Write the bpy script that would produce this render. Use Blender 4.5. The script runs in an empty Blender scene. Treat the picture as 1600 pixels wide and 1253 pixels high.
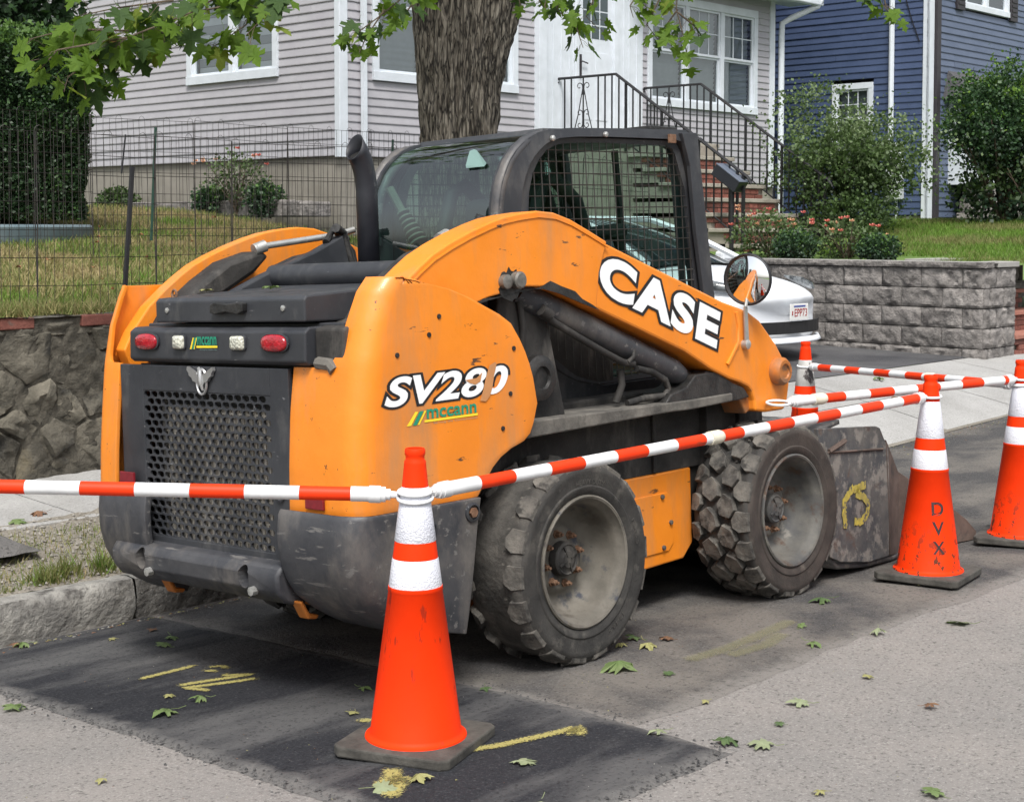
import bpy, bmesh, math, random
from math import sin, cos, pi, radians, sqrt, atan2, hypot
from mathutils import Vector, Matrix, noise, Euler
random.seed(7)
S = bpy.context.scene
COL = S.collection
# ---------------------------------------------------------------- camera, sky, sun, exposure
cam = bpy.data.cameras.new('camera'); camo = bpy.data.objects.new('camera', cam); COL.objects.link(camo)
camo.location = (0, 0, 1.6); camo.rotation_euler = (radians(87), 0, 0)
cam.sensor_width = 36; cam.lens = 54; cam.shift_y = -0.0911; cam.clip_end = 600; cam.clip_start = 0.05
S.camera = camo
w = bpy.data.worlds.new('World'); S.world = w; w.use_nodes = True
nt = w.node_tree; nt.nodes.clear()
SUN_EL, SUN_AZ = 56, 178          # azimuth: compass angle of the sun seen from above, clockwise from +Y
sky = nt.nodes.new('ShaderNodeTexSky'); sky.sky_type = 'NISHITA'; sky.sun_disc = False
sky.sun_elevation = radians(SUN_EL); sky.sun_rotation = radians(SUN_AZ); sky.dust_density = 3; sky.air_density = 1.2
hs = nt.nodes.new('ShaderNodeHueSaturation'); hs.inputs['Saturation'].default_value = 0.30
bg = nt.nodes.new('ShaderNodeBackground'); bg.inputs[1].default_value = 0.125
out = nt.nodes.new('ShaderNodeOutputWorld')
nt.links.new(sky.outputs[0], hs.inputs['Color']); nt.links.new(hs.outputs[0], bg.inputs[0]); nt.links.new(bg.outputs[0], out.inputs[0])
sl = bpy.data.lights.new('sun', 'SUN'); sl.energy = 2.0; sl.angle = radians(18); sl.color = (1, .97, .92)
so = bpy.data.objects.new('sun', sl); COL.objects.link(so); so.location = (0, 0, 30)
_d = Vector((sin(radians(SUN_AZ)) * cos(radians(SUN_EL)), cos(radians(SUN_AZ)) * cos(radians(SUN_EL)), sin(radians(SUN_EL))))
so.rotation_euler = _d.to_track_quat('Z', 'Y').to_euler()
S.view_settings.view_transform = 'Standard'; S.view_settings.look = 'None'
S.view_settings.exposure = 0.9; S.view_settings.gamma = 1; S.view_settings.use_curve_mapping = False
# ---------------------------------------------------------------- frames: F along the street, L towards the kerb
TH = radians(42.5); PHI = radians(2.5)
F = Vector((sin(TH), cos(TH), 0)); L0 = Vector((-cos(TH), sin(TH), 0))
L = L0 * cos(PHI) + Vector((0, 0, -sin(PHI))); U = F.cross(L)
O = Vector((0.185, 5.485, -0.008))
def frame(x, y, z, o):
    m = Matrix((x, y, z)).transposed().to_4x4(); m.translation = o; return m
STREET = frame(F, L0, Vector((0, 0, 1)), Vector((O.x, O.y, 0)))
MACH = frame(F, L, U, O)
WORLD = Matrix.Identity(4)
BASE = {}
def tag(o, label=None, cat=None, group=None, kind=None):
    if label: o['label'] = label
    if cat: o['category'] = cat
    if group: o['group'] = group
    if kind: o['kind'] = kind
    return o
def root(name, label, cat, base=(0, 0, 0), group=None, frame=STREET, rot=0):
    o = bpy.data.objects.new(name, None); COL.objects.link(o)
    o.empty_display_size = .2
    o.matrix_world = frame @ Matrix.Translation(base) @ Matrix.Rotation(rot, 4, 'Z')
    BASE[o.name] = Vector(base) if not rot else Vector((0, 0, 0))
    return tag(o, label, cat, group)
class MB:
    def __init__(s): s.v = []; s.f = []; s.mi = []; s.m = 0; s.xf = None; s.uv = None
    def add(s, vs, fs, m=None):
        n = len(s.v)
        if s.xf: vs = [s.xf(Vector(p)) for p in vs]
        s.v += [tuple(p) for p in vs]; s.f += [tuple(i + n for i in f) for f in fs]
        s.mi += [s.m if m is None else m] * len(fs); return s
    def box(s, x0, x1, y0, y1, z0, z1, m=None):
        return s.add([(x, y, z) for x in (x0, x1) for y in (y0, y1) for z in (z0, z1)],
              [(0, 1, 3, 2), (4, 6, 7, 5), (0, 4, 5, 1), (2, 3, 7, 6), (0, 2, 6, 4), (1, 5, 7, 3)], m)
    def prism(s, poly, h0, h1, ax='y', m=None):
        n = len(poly)
        f = {'y': lambda p, h: (p[0], h, p[1]), 'x': lambda p, h: (h, p[0], p[1]), 'z': lambda p, h: (p[0], p[1], h)}[ax]
        return s.add([f(p, h0) for p in poly] + [f(p, h1) for p in poly],
            [tuple(range(n)), tuple(range(2 * n - 1, n - 1, -1))] + [(i, i + n, (i + 1) % n + n, (i + 1) % n) for i in range(n)], m)
    def tube(s, path, r, n=10, cap=True, m=None):
        P = [Vector(p) for p in path]; k = len(P); vs = []; fs = []
        R = r if isinstance(r, (list, tuple)) else [r] * k
        prev = None
        for i in range(k):
            d = (P[min(i + 1, k - 1)] - P[max(i - 1, 0)]).normalized()
            if prev is None:
                a = d.orthogonal().normalized()
            else:
                a = (prev - d * prev.dot(d)); a = a.normalized() if a.length > 1e-6 else d.orthogonal().normalized()
            prev = a; b = d.cross(a)
            for j in range(n):
                t = 2 * pi * j / n; vs.append(P[i] + (a * cos(t) + b * sin(t)) * R[i])
        for i in range(k - 1):
            for j in range(n):
                fs.append((i * n + j, i * n + (j + 1) % n, (i + 1) * n + (j + 1) % n, (i + 1) * n + j))
        if cap: fs += [tuple(range(n - 1, -1, -1)), tuple(range((k - 1) * n, k * n))]
        return s.add(vs, fs, m)
    def lathe(s, prof, n=32, c=(0, 0, 0), ax='z', m=None, flip=False):
        vs = []; fs = []; k = len(prof); c = Vector(c)
        for i, (r, h) in enumerate(prof):
            for j in range(n):
                t = 2 * pi * j / n; x, y = r * cos(t), r * sin(t)
                vs.append(c + Vector({'z': (x, y, h), 'y': (x, h, y), 'x': (h, x, y)}[ax]))
        for i in range(k - 1):
            for j in range(n):
                fs.append((i * n + j, i * n + (j + 1) % n, (i + 1) * n + (j + 1) % n, (i + 1) * n + j))
        return s.add(vs, fs, m)
    def grid(s, fn, nu, nv, m=None, closed=False):
        vs = [fn(i / (nu - (0 if closed else 1)), j / (nv - 1)) for i in range(nu) for j in range(nv)]
        fs = [(i * nv + j, ((i + 1) % nu) * nv + j, ((i + 1) % nu) * nv + j + 1, i * nv + j + 1) for i in range(nu if closed else nu - 1) for j in range(nv - 1)]
        return s.add(vs, fs, m)
    def mesh(s, name, mats, off=Vector((0, 0, 0)), smooth=None, fix=True):
        me = bpy.data.meshes.new(name)
        me.from_pydata([tuple(Vector(p) - off) for p in s.v], [], s.f)
        for m in (mats if isinstance(mats, (list, tuple)) else [mats]): me.materials.append(m)
        if any(s.mi): me.polygons.foreach_set('material_index', s.mi)
        if fix and len(s.f) < 60000:
            b = bmesh.new(); b.from_mesh(me); bmesh.ops.recalc_face_normals(b, faces=b.faces); b.to_mesh(me); b.free()
        if smooth is not None:
            me.polygons.foreach_set('use_smooth', [True] * len(me.polygons))
            if smooth < 179: me.set_sharp_from_angle(angle=radians(smooth))
        me.update(); return me
    def build(s, name, mats, parent=None, smooth=None, bevel=0, base=None, frame=STREET, label=None, cat=None, group=None, kind=None, fix=True, solid=0, sub=0):
        if parent is not None: off = BASE[parent.name]
        else: off = Vector(base or (0, 0, 0))
        me = s.mesh(name, mats, off, smooth, fix)
        o = bpy.data.objects.new(name, me); COL.objects.link(o)
        if parent is not None: o.parent = parent
        else: o.matrix_world = frame @ Matrix.Translation(off)
        BASE[o.name] = off
        if solid:
            q = o.modifiers.new('solid', 'SOLIDIFY'); q.thickness = solid; q.offset = 0
        if bevel:
            q = o.modifiers.new('bevel', 'BEVEL'); q.width = bevel; q.segments = 2; q.limit_method = 'ANGLE'; q.angle_limit = radians(40)
            q.harden_normals = False
        if sub:
            q = o.modifiers.new('sub', 'SUBSURF'); q.levels = sub; q.render_levels = sub
        return tag(o, label, cat, group, kind)
def B(*a): return MB().box(*a)
def inst(name, me, parent, loc=(0, 0, 0), rot=(0, 0, 0), scale=None, kind=None):
    o = bpy.data.objects.new(name, me); COL.objects.link(o); o.parent = parent
    o.location = loc; o.rotation_euler = rot
    if scale: o.scale = scale
    BASE[o.name] = Vector((0, 0, 0))
    if kind: o['kind'] = kind
    return o
def copy_tree(o, parent=None):
    c = o.copy(); COL.objects.link(c); c.parent = parent; BASE[c.name] = BASE.get(o.name, Vector((0, 0, 0)))
    for ch in list(o.children): copy_tree(ch, c)
    return c
def fbm(x, y, z=0, o=4): return noise.fractal(Vector((x, y, z)), 1.0, 2.0, o)
# ---------------------------------------------------------------- materials
def ramp(N, Lk, src, stops):
    r = N.new('ShaderNodeValToRGB'); e = r.color_ramp.elements
    while len(e) < len(stops): e.new(0.5)
    for q, (p, c) in zip(e, stops): q.position = p; q.color = (*c, 1) if len(c) == 3 else c
    Lk.new(src, r.inputs[0]); return r.outputs[0]
def mat(name, c1, c2=None, scale=6, detail=6, rough=.6, rough2=None, bump=0, bscale=60, bdist=.01, metal=0, spec=.5, coat=0,
        dirt=None, dirt2=None, rnd=0, stretch=(1, 1, 1), lo=.35, hi=.65, trans=0, sss=0, voro=0, attr=None, zmask=None):
    m = bpy.data.materials.new(name); m.use_nodes = True; N = m.node_tree.nodes; Lk = m.node_tree.links
    p = N['Principled BSDF']; tc = N.new('ShaderNodeTexCoord'); src = tc.outputs['Object']
    oi = N.new('ShaderNodeObjectInfo')
    if rnd:
        va = N.new('ShaderNodeVectorMath'); va.operation = 'MULTIPLY_ADD'
        cx = N.new('ShaderNodeCombineXYZ')
        for i in range(3): Lk.new(oi.outputs['Random'], cx.inputs[i])
        va.inputs[1].default_value = (17, 31, 23); Lk.new(cx.outputs[0], va.inputs[0]); Lk.new(src, va.inputs[2]); src = va.outputs[0]
    mp = N.new('ShaderNodeMapping'); mp.inputs['Scale'].default_value = stretch; Lk.new(src, mp.inputs[0])
    def nz(sc, dt, v=None, ro=.6):
        n = N.new('ShaderNodeTexNoise'); n.inputs['Scale'].default_value = sc; n.inputs['Detail'].default_value = dt
        n.inputs['Roughness'].default_value = ro; Lk.new(v or mp.outputs[0], n.inputs['Vector']); return n.outputs[0]
    c = ramp(N, Lk, nz(scale, detail), [(lo, c1), (hi, c2 or c1)])
    for d in (dirt, dirt2):     # dirt = (colour, threshold, scale, stretch, softness)
        if d:
            mq = N.new('ShaderNodeMapping'); mq.inputs['Scale'].default_value = d[3] if len(d) > 3 else (1, 1, 1)
            mq.inputs['Location'].default_value = (d[1] * 7, d[2], 1.3); Lk.new(src, mq.inputs[0])
            k = ramp(N, Lk, nz(d[2], 8, mq.outputs[0], .65), [(d[1], (0, 0, 0)), (min(1, d[1] + (d[4] if len(d) > 4 else .06)), (1, 1, 1))])
            if zmask:
                sx = N.new('ShaderNodeSeparateXYZ'); Lk.new(tc.outputs['Object'], sx.inputs[0]); mz = N.new('ShaderNodeMapRange'); Lk.new(sx.outputs[2], mz.inputs[0])
                mz.inputs[1].default_value = zmask[0]; mz.inputs[2].default_value = zmask[1]; mz.inputs[3].default_value = 1; mz.inputs[4].default_value = 0
                mu = N.new('ShaderNodeMath'); mu.operation = 'MULTIPLY'; Lk.new(k, mu.inputs[0]); Lk.new(mz.outputs[0], mu.inputs[1]); k = mu.outputs[0]
            mx = N.new('ShaderNodeMix'); mx.data_type = 'RGBA'; Lk.new(k, mx.inputs[0]); Lk.new(c, mx.inputs[6]); mx.inputs[7].default_value = (*d[0], 1)
            c = mx.outputs[2]
    if rnd:
        h = N.new('ShaderNodeHueSaturation'); mr = N.new('ShaderNodeMapRange'); Lk.new(oi.outputs['Random'], mr.inputs[0])
        mr.inputs[3].default_value = 1 - rnd; mr.inputs[4].default_value = 1 + rnd; Lk.new(mr.outputs[0], h.inputs['Value']); Lk.new(c, h.inputs['Color']); c = h.outputs[0]
    Lk.new(c, p.inputs['Base Color'])
    if rough2 is not None:
        rr = ramp(N, Lk, nz(scale * 2.3, 5), [(.35, (rough,) * 3), (.65, (rough2,) * 3)]); Lk.new(rr, p.inputs['Roughness'])
    else: p.inputs['Roughness'].default_value = rough
    p.inputs['Metallic'].default_value = metal; p.inputs['Specular IOR Level'].default_value = spec
    if coat: p.inputs['Coat Weight'].default_value = coat; p.inputs['Coat Roughness'].default_value = .08
    if bump:
        b = N.new('ShaderNodeBump'); b.inputs['Strength'].default_value = bump; b.inputs['Distance'].default_value = bdist
        if voro:
            vn = N.new('ShaderNodeTexVoronoi'); vn.inputs['Scale'].default_value = bscale; Lk.new(mp.outputs[0], vn.inputs['Vector']); Lk.new(vn.outputs[0], b.inputs['Height'])
        else: Lk.new(nz(bscale, 6), b.inputs['Height'])
        Lk.new(b.outputs[0], p.inputs['Normal'])
    if trans:
        t = N.new('ShaderNodeBsdfTranslucent'); Lk.new(c, t.inputs[0]); mx = N.new('ShaderNodeMixShader'); mx.inputs[0].default_value = trans
        Lk.new(p.outputs[0], mx.inputs[1]); Lk.new(t.outputs[0], mx.inputs[2]); Lk.new(mx.outputs[0], N['Material Output'].inputs[0])
    return m
def glassmat(name, tint=(.8, .9, .86), refl=1.0, rough=0.0, f0=1.45, base=0.0):
    m = bpy.data.materials.new(name); m.use_nodes = True; N = m.node_tree.nodes; Lk = m.node_tree.links; N.remove(N['Principled BSDF'])
    t = N.new('ShaderNodeBsdfTransparent'); t.inputs[0].default_value = (*tint, 1)
    g = N.new('ShaderNodeBsdfGlossy'); g.inputs['Roughness'].default_value = rough; g.inputs[0].default_value = (.95, .98, 1, 1)
    fr = N.new('ShaderNodeLayerWeight'); fr.inputs[0].default_value = .5
    pw = N.new('ShaderNodeMath'); pw.operation = 'POWER'; pw.inputs[1].default_value = 4.5; Lk.new(fr.outputs['Facing'], pw.inputs[0])
    ad = N.new('ShaderNodeMath'); ad.operation = 'MULTIPLY_ADD'; ad.inputs[1].default_value = .9; ad.inputs[2].default_value = .04 + base; Lk.new(pw.outputs[0], ad.inputs[0])
    mx = N.new('ShaderNodeMixShader'); Lk.new(ad.outputs[0], mx.inputs[0]); Lk.new(t.outputs[0], mx.inputs[1]); Lk.new(g.outputs[0], mx.inputs[2])
    Lk.new(mx.outputs[0], N['Material Output'].inputs[0]); return m
ORANGE = mat('orange_paint', (.70, .205, .012), (.78, .235, .016), scale=2.5, rough=.36, rough2=.6, bump=.16, bscale=7, bdist=.02, coat=.08,
             dirt=((.10, .045, .02), .66, 30, (.25, 1, 1), .012), dirt2=((.47, .205, .07), .50, 5, (1, 1, .22), .26))
ORANGE_W = mat('worn_orange_paint', (.50, .155, .016), (.36, .12, .022), scale=5, rough=.5, rough2=.7, bump=.15, bscale=12,
             dirt=((.05, .03, .02), .58, 9, (1, 1, 1), .08), dirt2=((.20, .11, .06), .5, 4, (1, 1, 1), .15))
BLACK = mat('black_panel', (.022, .024, .029), (.038, .040, .045), scale=4, rough=.42, rough2=.6, bump=.12, bscale=22,
            dirt=((.10, .098, .095), .54, 6, (1, 1, .5), .25), dirt2=((.16, .16, .165), .665, 55, (1, .22, 1), .02))
BUMPER = mat('scuffed_black_steel', (.028, .030, .036), (.060, .060, .064), scale=5, rough=.45, rough2=.65, bump=.3, bscale=14,
             dirt=((.15, .135, .12), .50, 4, (1, 1, .6), .22), dirt2=((.13, .125, .12), .60, 30, (1, .16, 1.3), .03))
GRIME = mat('dusty_black_steel', (.009, .0085, .008), (.035, .032, .029), scale=7, rough=.75, bump=.4, bscale=30,
            dirt=((.11, .10, .088), .52, 6, (1, 1, .35), .2))
DUSTY = mat('dust_caked_steel', (.06, .056, .05), (.15, .138, .12), scale=9, rough=.85, bump=.5, bscale=30,
            dirt=((.04, .036, .032), .58, 12, (1, 1, .3), .12))
GREASE = mat('greasy_black', (.008, .008, .008), (.03, .028, .026), scale=15, rough=.5, bump=.5, bscale=40)
RUBBER = mat('tyre_rubber', (.020, .019, .018), (.048, .045, .041), scale=8, rough=.85, bump=.35, bscale=55,
             dirt=((.10, .092, .08), .55, 9, (1, 1, 1), .15))
RUBBER_B = mat('tyre_sidewall_brown', (.028, .023, .020), (.060, .048, .041), scale=8, rough=.85, bump=.3, bscale=55,
             dirt=((.12, .10, .085), .6, 9, (1, 1, 1), .15))
TREADR = mat('worn_tread_rubber', (.035, .033, .030), (.095, .088, .078), scale=10, rough=.9, bump=.6, bscale=45, dirt=((.14, .128, .11), .54, 7, (1, 1, 1), .15))
LUG = mat('tyre_tread_dusty', (.05, .047, .043), (.15, .138, .12), scale=14, rough=.92, bump=.7, bscale=40, dirt=((.03, .028, .025), .53, 14, (1, 1, 1), .1))
RIM = mat('dusty_rim', (.085, .078, .064), (.17, .155, .13), scale=6, rough=.75, bump=.3, bscale=25,
          dirt=((.035, .04, .055), .55, 9, (1, 1, 1), .10), dirt2=((.05, .038, .028), .53, 7, (1, 1, 1), .2))
RIM_D = mat('blue_grey_rim', (.045, .047, .052), (.14, .132, .115), scale=5, rough=.7, bump=.3, bscale=25,
          dirt=((.22, .205, .175), .56, 7, (1, 1, 1), .10), dirt2=((.075, .045, .03), .54, 9, (1, 1, 1), .1))
RUST = mat('rusty_bolt', (.12, .055, .028), (.22, .13, .08), scale=40, rough=.8, bump=.4)
STEEL = mat('zinc_steel', (.42, .42, .40), (.55, .55, .53), scale=20, rough=.4, metal=.7, bump=.1)
CORE = mat('radiator_core', (.26, .235, .195), (.46, .42, .36), scale=12, rough=.8, bump=.6, bscale=90, stretch=(1, 1, .15))
RED_L = mat('red_lens', (.42, .008, .018), (.25, .004, .012), scale=30, rough=.16, bump=.2, bscale=120, voro=1, coat=.6, stretch=(1, 1, 1))
CLEAR_L = mat('clear_lens', (.62, .62, .52), (.40, .40, .34), scale=30, rough=.15, bump=.5, bscale=90, voro=1, coat=.5)
REFLECT = mat('red_reflector', (.20, .012, .02), (.15, .01, .015), scale=60, rough=.35)
GLASS = glassmat('cab_glass', (.50, .68, .63), base=.09)
WGLASS = glassmat('window_glass', (.78, .84, .84), base=.10)
WHITE = mat('white_print', (.80, .81, .82), rough=.45)
INK = mat('black_print', (.012, .012, .014), rough=.5)
GREEN_P = mat('green_print', (.01, .24, .14), rough=.5); YEL_P = mat('yellow_print', (.82, .62, .03), rough=.5)
TANPATCH = mat('scraped_undercoat', (.44, .20, .075), (.52, .24, .09), scale=12, rough=.7)
STICKER = mat('pale_sticker', (.15, .24, .22), rough=.5)
CONE_O = mat('cone_orange', (.86, .040, .002), (.80, .034, .0015), scale=4, spec=.15, rough=.55, rough2=.65, bump=.08, bscale=18, dirt=((.45, .03, .01), .62, 30, (1, 1, .2), .05))
CONE_D = mat('cone_orange_scuffed', (.84, .040, .002), (.76, .034, .0015), scale=5, spec=.15, rough=.6, bump=.1, bscale=18, dirt=((.10, .03, .014), .55, 30, (1, 1, .8), .02), zmask=(.10, .30))
CONE_W = mat('cone_reflective_white', (.70, .71, .76), (.62, .63, .70), scale=8, rough=.35, bump=.25, bscale=160, voro=1, dirt=((.30, .28, .28), .66, 14, (1, 1, .4), .06))
CONE_G = mat('cone_grimy_white', (.50, .49, .47), (.34, .33, .31), scale=14, rough=.6, dirt=((.06, .05, .05), .56, 16, (1, 1, .6), .05))
CONE_B = mat('cone_rubber_base', (.032, .030, .026), (.085, .08, .07), scale=12, rough=.9, bump=.4, bscale=60)
BAR_W = mat('bar_white', (.78, .79, .80), (.66, .67, .68), scale=9, rough=.4, dirt=((.35, .33, .30), .64, 10, (.3, 1, 1), .08))
BAR_O = mat('bar_orange', (.80, .042, .004), (.72, .036, .004), scale=9, spec=.25, rough=.5, dirt=((.35, .05, .02), .66, 12, (.3, 1, 1), .08))
BAR_C = mat('bar_cream_coupler', (.68, .64, .52), (.60, .56, .45), scale=9, rough=.5)
def speckle(name, base, dark, light, big, bump=.5, sc=230, patchy=None, lo=.3, hi=.7, edge=None, stretch=None):
    """asphalt / concrete: broad tone, patches, aggregate specks"""
    m = bpy.data.materials.new(name); m.use_nodes = True; N = m.node_tree.nodes; Lk = m.node_tree.links; p = N['Principled BSDF']
    tc = N.new('ShaderNodeTexCoord'); v = tc.outputs['Object']
    def nz(s, d, r=.6, vv=None):
        n = N.new('ShaderNodeTexNoise'); n.inputs['Scale'].default_value = s; n.inputs['Detail'].default_value = d; n.inputs['Roughness'].default_value = r; Lk.new(vv or v, n.inputs['Vector']); return n.outputs[0]
    vb = v
    if stretch:
        q = N.new('ShaderNodeMapping'); q.inputs['Scale'].default_value = stretch; q.inputs['Rotation'].default_value = (0, 0, .35); Lk.new(v, q.inputs[0]); vb = q.outputs[0]
    c = ramp(N, Lk, nz(big, 8, .62, vb), [(lo, base), (hi, patchy or base)])
    if edge:
        at = N.new('ShaderNodeAttribute'); at.attribute_name = 'inside'; ad = N.new('ShaderNodeMath'); ad.operation = 'MULTIPLY_ADD'; ad.inputs[1].default_value = 1.0
        n0 = nz(9, 6, .7); sb = N.new('ShaderNodeMath'); sb.operation = 'SUBTRACT'; sb.inputs[1].default_value = .5; Lk.new(n0, sb.inputs[0]); m3 = N.new('ShaderNodeMath'); m3.operation = 'MULTIPLY'; m3.inputs[1].default_value = 1.6; Lk.new(sb.outputs[0], m3.inputs[0])
        Lk.new(at.outputs['Fac'], ad.inputs[0]); Lk.new(m3.outputs[0], ad.inputs[2]); f_ = ramp(N, Lk, ad.outputs[0], [(.15, (1, 1, 1)), (.75, (0, 0, 0))])
        x = N.new('ShaderNodeMix'); x.data_type = 'RGBA'; Lk.new(f_, x.inputs[0]); Lk.new(c, x.inputs[6]); x.inputs[7].default_value = (*edge, 1); c = x.outputs[2]
    def mixc(fac, a, col, k=1):
        mm = N.new('ShaderNodeMath'); mm.operation = 'MULTIPLY'; mm.inputs[1].default_value = k; Lk.new(fac, mm.inputs[0])
        x = N.new('ShaderNodeMix'); x.data_type = 'RGBA'; Lk.new(mm.outputs[0], x.inputs[0]); Lk.new(a, x.inputs[6]); x.inputs[7].default_value = (*col, 1); return x.outputs[2]
    n1 = nz(sc, 3, .7); n2 = nz(sc * .55, 4, .7)
    c = mixc(ramp(N, Lk, n1, [(.54, (0, 0, 0)), (.66, (1, 1, 1))]), c, light, .6)
    c = mixc(ramp(N, Lk, n2, [(.34, (1, 1, 1)), (.46, (0, 0, 0))]), c, dark, .62)
    Lk.new(c, p.inputs['Base Color']); p.inputs['Roughness'].default_value = .92; p.inputs['Specular IOR Level'].default_value = .2
    b = N.new('ShaderNodeBump'); b.inputs['Strength'].default_value = bump; b.inputs['Distance'].default_value = .006; Lk.new(n2, b.inputs['Height']); Lk.new(b.outputs[0], p.inputs['Normal'])
    return m
ASPH_OLD = speckle('old_asphalt', (.185, .177, .169), (.04, .038, .036), (.36, .345, .325), 1.3, 1.0, 120, (.24, .222, .206))
ASPH_MID = speckle('worn_asphalt', (.060, .058, .058), (.018, .018, .018), (.19, .185, .18), 1.5, 1.0, 120, (.145, .132, .118), .42, .60, edge=(.18, .168, .155))
ASPH_NEW = speckle('fresh_asphalt_patch', (.022, .023, .027), (.006, .006, .007), (.075, .075, .08), 1.4, 1.2, 105, (.085, .084, .084), .46, .60, edge=(.13, .125, .12), stretch=(.45, 1.6, 1))
ASPH_DRV = speckle('driveway_asphalt', (.045, .045, .050), (.016, .016, .016), (.12, .12, .12), 1.1, .6, 150, (.12, .118, .12))
CONC = speckle('pavement_concrete', (.36, .355, .345), (.17, .165, .155), (.46, .455, .44), 1.8, .5, 110, (.26, .255, .245))
DIRT = speckle('verge_gravel_dirt', (.15, .135, .11), (.05, .042, .03), (.32, .30, .26), 3, 1.2, 80, (.23, .21, .18))
GRANITE = mat('granite_kerb', (.15, .145, .135), (.30, .29, .265), scale=9, rough=.85, bump=.9, bscale=28, bdist=.02, dirt=((.07, .065, .06), .56, 7, (1, 1, 1), .1), rnd=.1)
SOIL = mat('lawn_soil', (.13, .12, .045), (.20, .17, .07), scale=5, rough=.95, bump=.8, bscale=40)
SOIL_G = mat('green_lawn_soil', (.07, .13, .022), (.11, .17, .035), scale=5, rough=.95, bump=.8, bscale=40)
MULCH = mat('mulch', (.10, .055, .035), (.20, .12, .08), scale=30, rough=.95, bump=1, bscale=60)
# ---------------------------------------------------------------- ground, road, pavement
def zr(a, b):
    z = .005 if b < -.3 else .005 - .0437 * (b + .3)
    return z + .025 * max(0, min(a, 14) - 3.5)
def brk(lo, hi, pts): return [lo] + [p for p in pts if lo < p < hi] + [hi]
def sheet(A, Bv, fz, up=0.0):
    m = MB(); vs = [(a, b, fz(a, b) + up) for a in A for b in Bv]; n = len(Bv)
    m.add(vs, [(i * n + j, (i + 1) * n + j, (i + 1) * n + j + 1, i * n + j + 1) for i in range(len(A) - 1) for j in range(n - 1)]); return m
def lin(a, b, n): return [a + (b - a) * i / (n - 1) for i in range(n)]
m = MB(); m.add([(-150, -150, -.5), (220, -150, -.5), (220, 220, -.5), (-150, 220, -.5)], [(0, 1, 2, 3)])
m.build('ground', SOIL_G, kind='structure')
sheet(brk(-60, 90, [3.5, 14]), brk(-9, 2.12, [-.3]), zr).build('road', ASPH_OLD, kind='structure')
def patch(a0, a1, b0, b1, name, mtl, up, amp=.03, step=.07):
    na = max(3, int((a1 - a0) / step)); nb = max(3, int((b1 - b0) / step)); m = MB()
    def fn(u, v):
        a = a0 + (a1 - a0) * u; b = b0 + (b1 - b0) * v
        e = min(u, 1 - u, v, 1 - v)
        if e < 1e-6:
            a += amp * .5 * fbm(a * 1.6, b * 1.6, 1.5) * (1 if u in (0, 1) else 0) + amp * .5 * fbm(a * 14, b * 14, 5) * (u in (0, 1))
            b += amp * .5 * fbm(a * 1.6, b * 1.6, 7.5) * (v in (0, 1)) + amp * .5 * fbm(a * 14, b * 14, 9) * (v in (0, 1))
            return (a, b, zr(a, b) + .001)
        return (a, b, zr(a, b) + up + .0012 * fbm(a * 5, b * 5))
    m.grid(fn, na, nb); o = m.build(name, mtl, kind='structure')
    at = o.data.attributes.new('inside', 'FLOAT', 'POINT'); at.data.foreach_set('value', [min(1, min(v[0] - a0, a1 - v[0], v[1] - b0, (9 if b1 > 2 else b1 - v[1])) / .11) for v in m.v]); return o
patch(-.36, 14, -.60, 2.093, 'worn_asphalt_strip', ASPH_MID, .004, .05, .12)
patch(-1.42, -.33, -.965, 2.093, 'asphalt_patch', ASPH_NEW, .012, .035, .05)
# kerb stones
kb = root('kerb', None, None, (-.4, 2.12, -.1)); kb['kind'] = 'structure'
def kerbstone(a0, a1, seed):
    m = MB(); na = int((a1 - a0) / .03); sec = [(2.095, -.22), (2.09, -.1), (2.083, -.05), (2.078, 0), (2.082, .05), (2.095, .08), (2.14, .085), (2.20, .08), (2.215, .075), (2.22, -.2)]
    def fn(u, v):
        a = a0 + .004 + (a1 - a0 - .008) * u; k = round(v * (len(sec) - 1)); b, z = sec[k]
        if 0 < k < 6: b += .014 * fbm(a * 9, z * 14, seed) + .007 * fbm(a * 30, z * 30, seed + 3); z += .006 * fbm(a * 6, b * 6, seed)
        if k >= 6: z += .005 * fbm(a * 7, b * 20, seed)
        return (a, b, z)
    m.grid(fn, na, len(sec)); return m.build('kerbstone', GRANITE, kb, smooth=60)
for i, (x0, x1) in enumerate([(-7.6, -5.8), (-5.8, -4), (-4, -2.3), (-2.3, -.42), (-.42, 1.3), (1.3, 3), (3, 4.3)]): kerbstone(x0, x1, i * 3.3)
def zv(a, b): return .075 + (b - 2.2) / .6 * .15 + .02 * fbm(a * 4, b * 4, 2) + .008 * fbm(a * 22, b * 22, 4)
m = MB(); m.grid(lambda u, v: (-7.6 + 11.9 * u, 2.2 + .66 * v, zv(-7.6 + 11.9 * u, 2.2 + .66 * v)), 320, 26); m.build('verge', DIRT, smooth=180, kind='structure')
def zp(a, b): return .225 + (b - 2.8) * .055
sp = root('pavement', None, None, (-.5, 3.2, .2)); sp['kind'] = 'structure'
for i in range(8):
    a0 = -7.6 + i * 1.48
    m = MB(); a1 = a0 + 1.468
    m.add([(a, b, z) for a in (a0, a1) for (b, z) in ((2.8, .15), (2.8, zp(0, 2.8)), (2.806, zp(0, 2.8) + .004), (3.74, zp(0, 3.74)), (3.74, .1))],
          [(0, 1, 6, 5), (1, 2, 7, 6), (2, 3, 8, 7), (3, 4, 9, 8), (0, 4, 3, 2, 1), (5, 6, 7, 8, 9)])
    m.build('paving_slab', CONC, sp)
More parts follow.
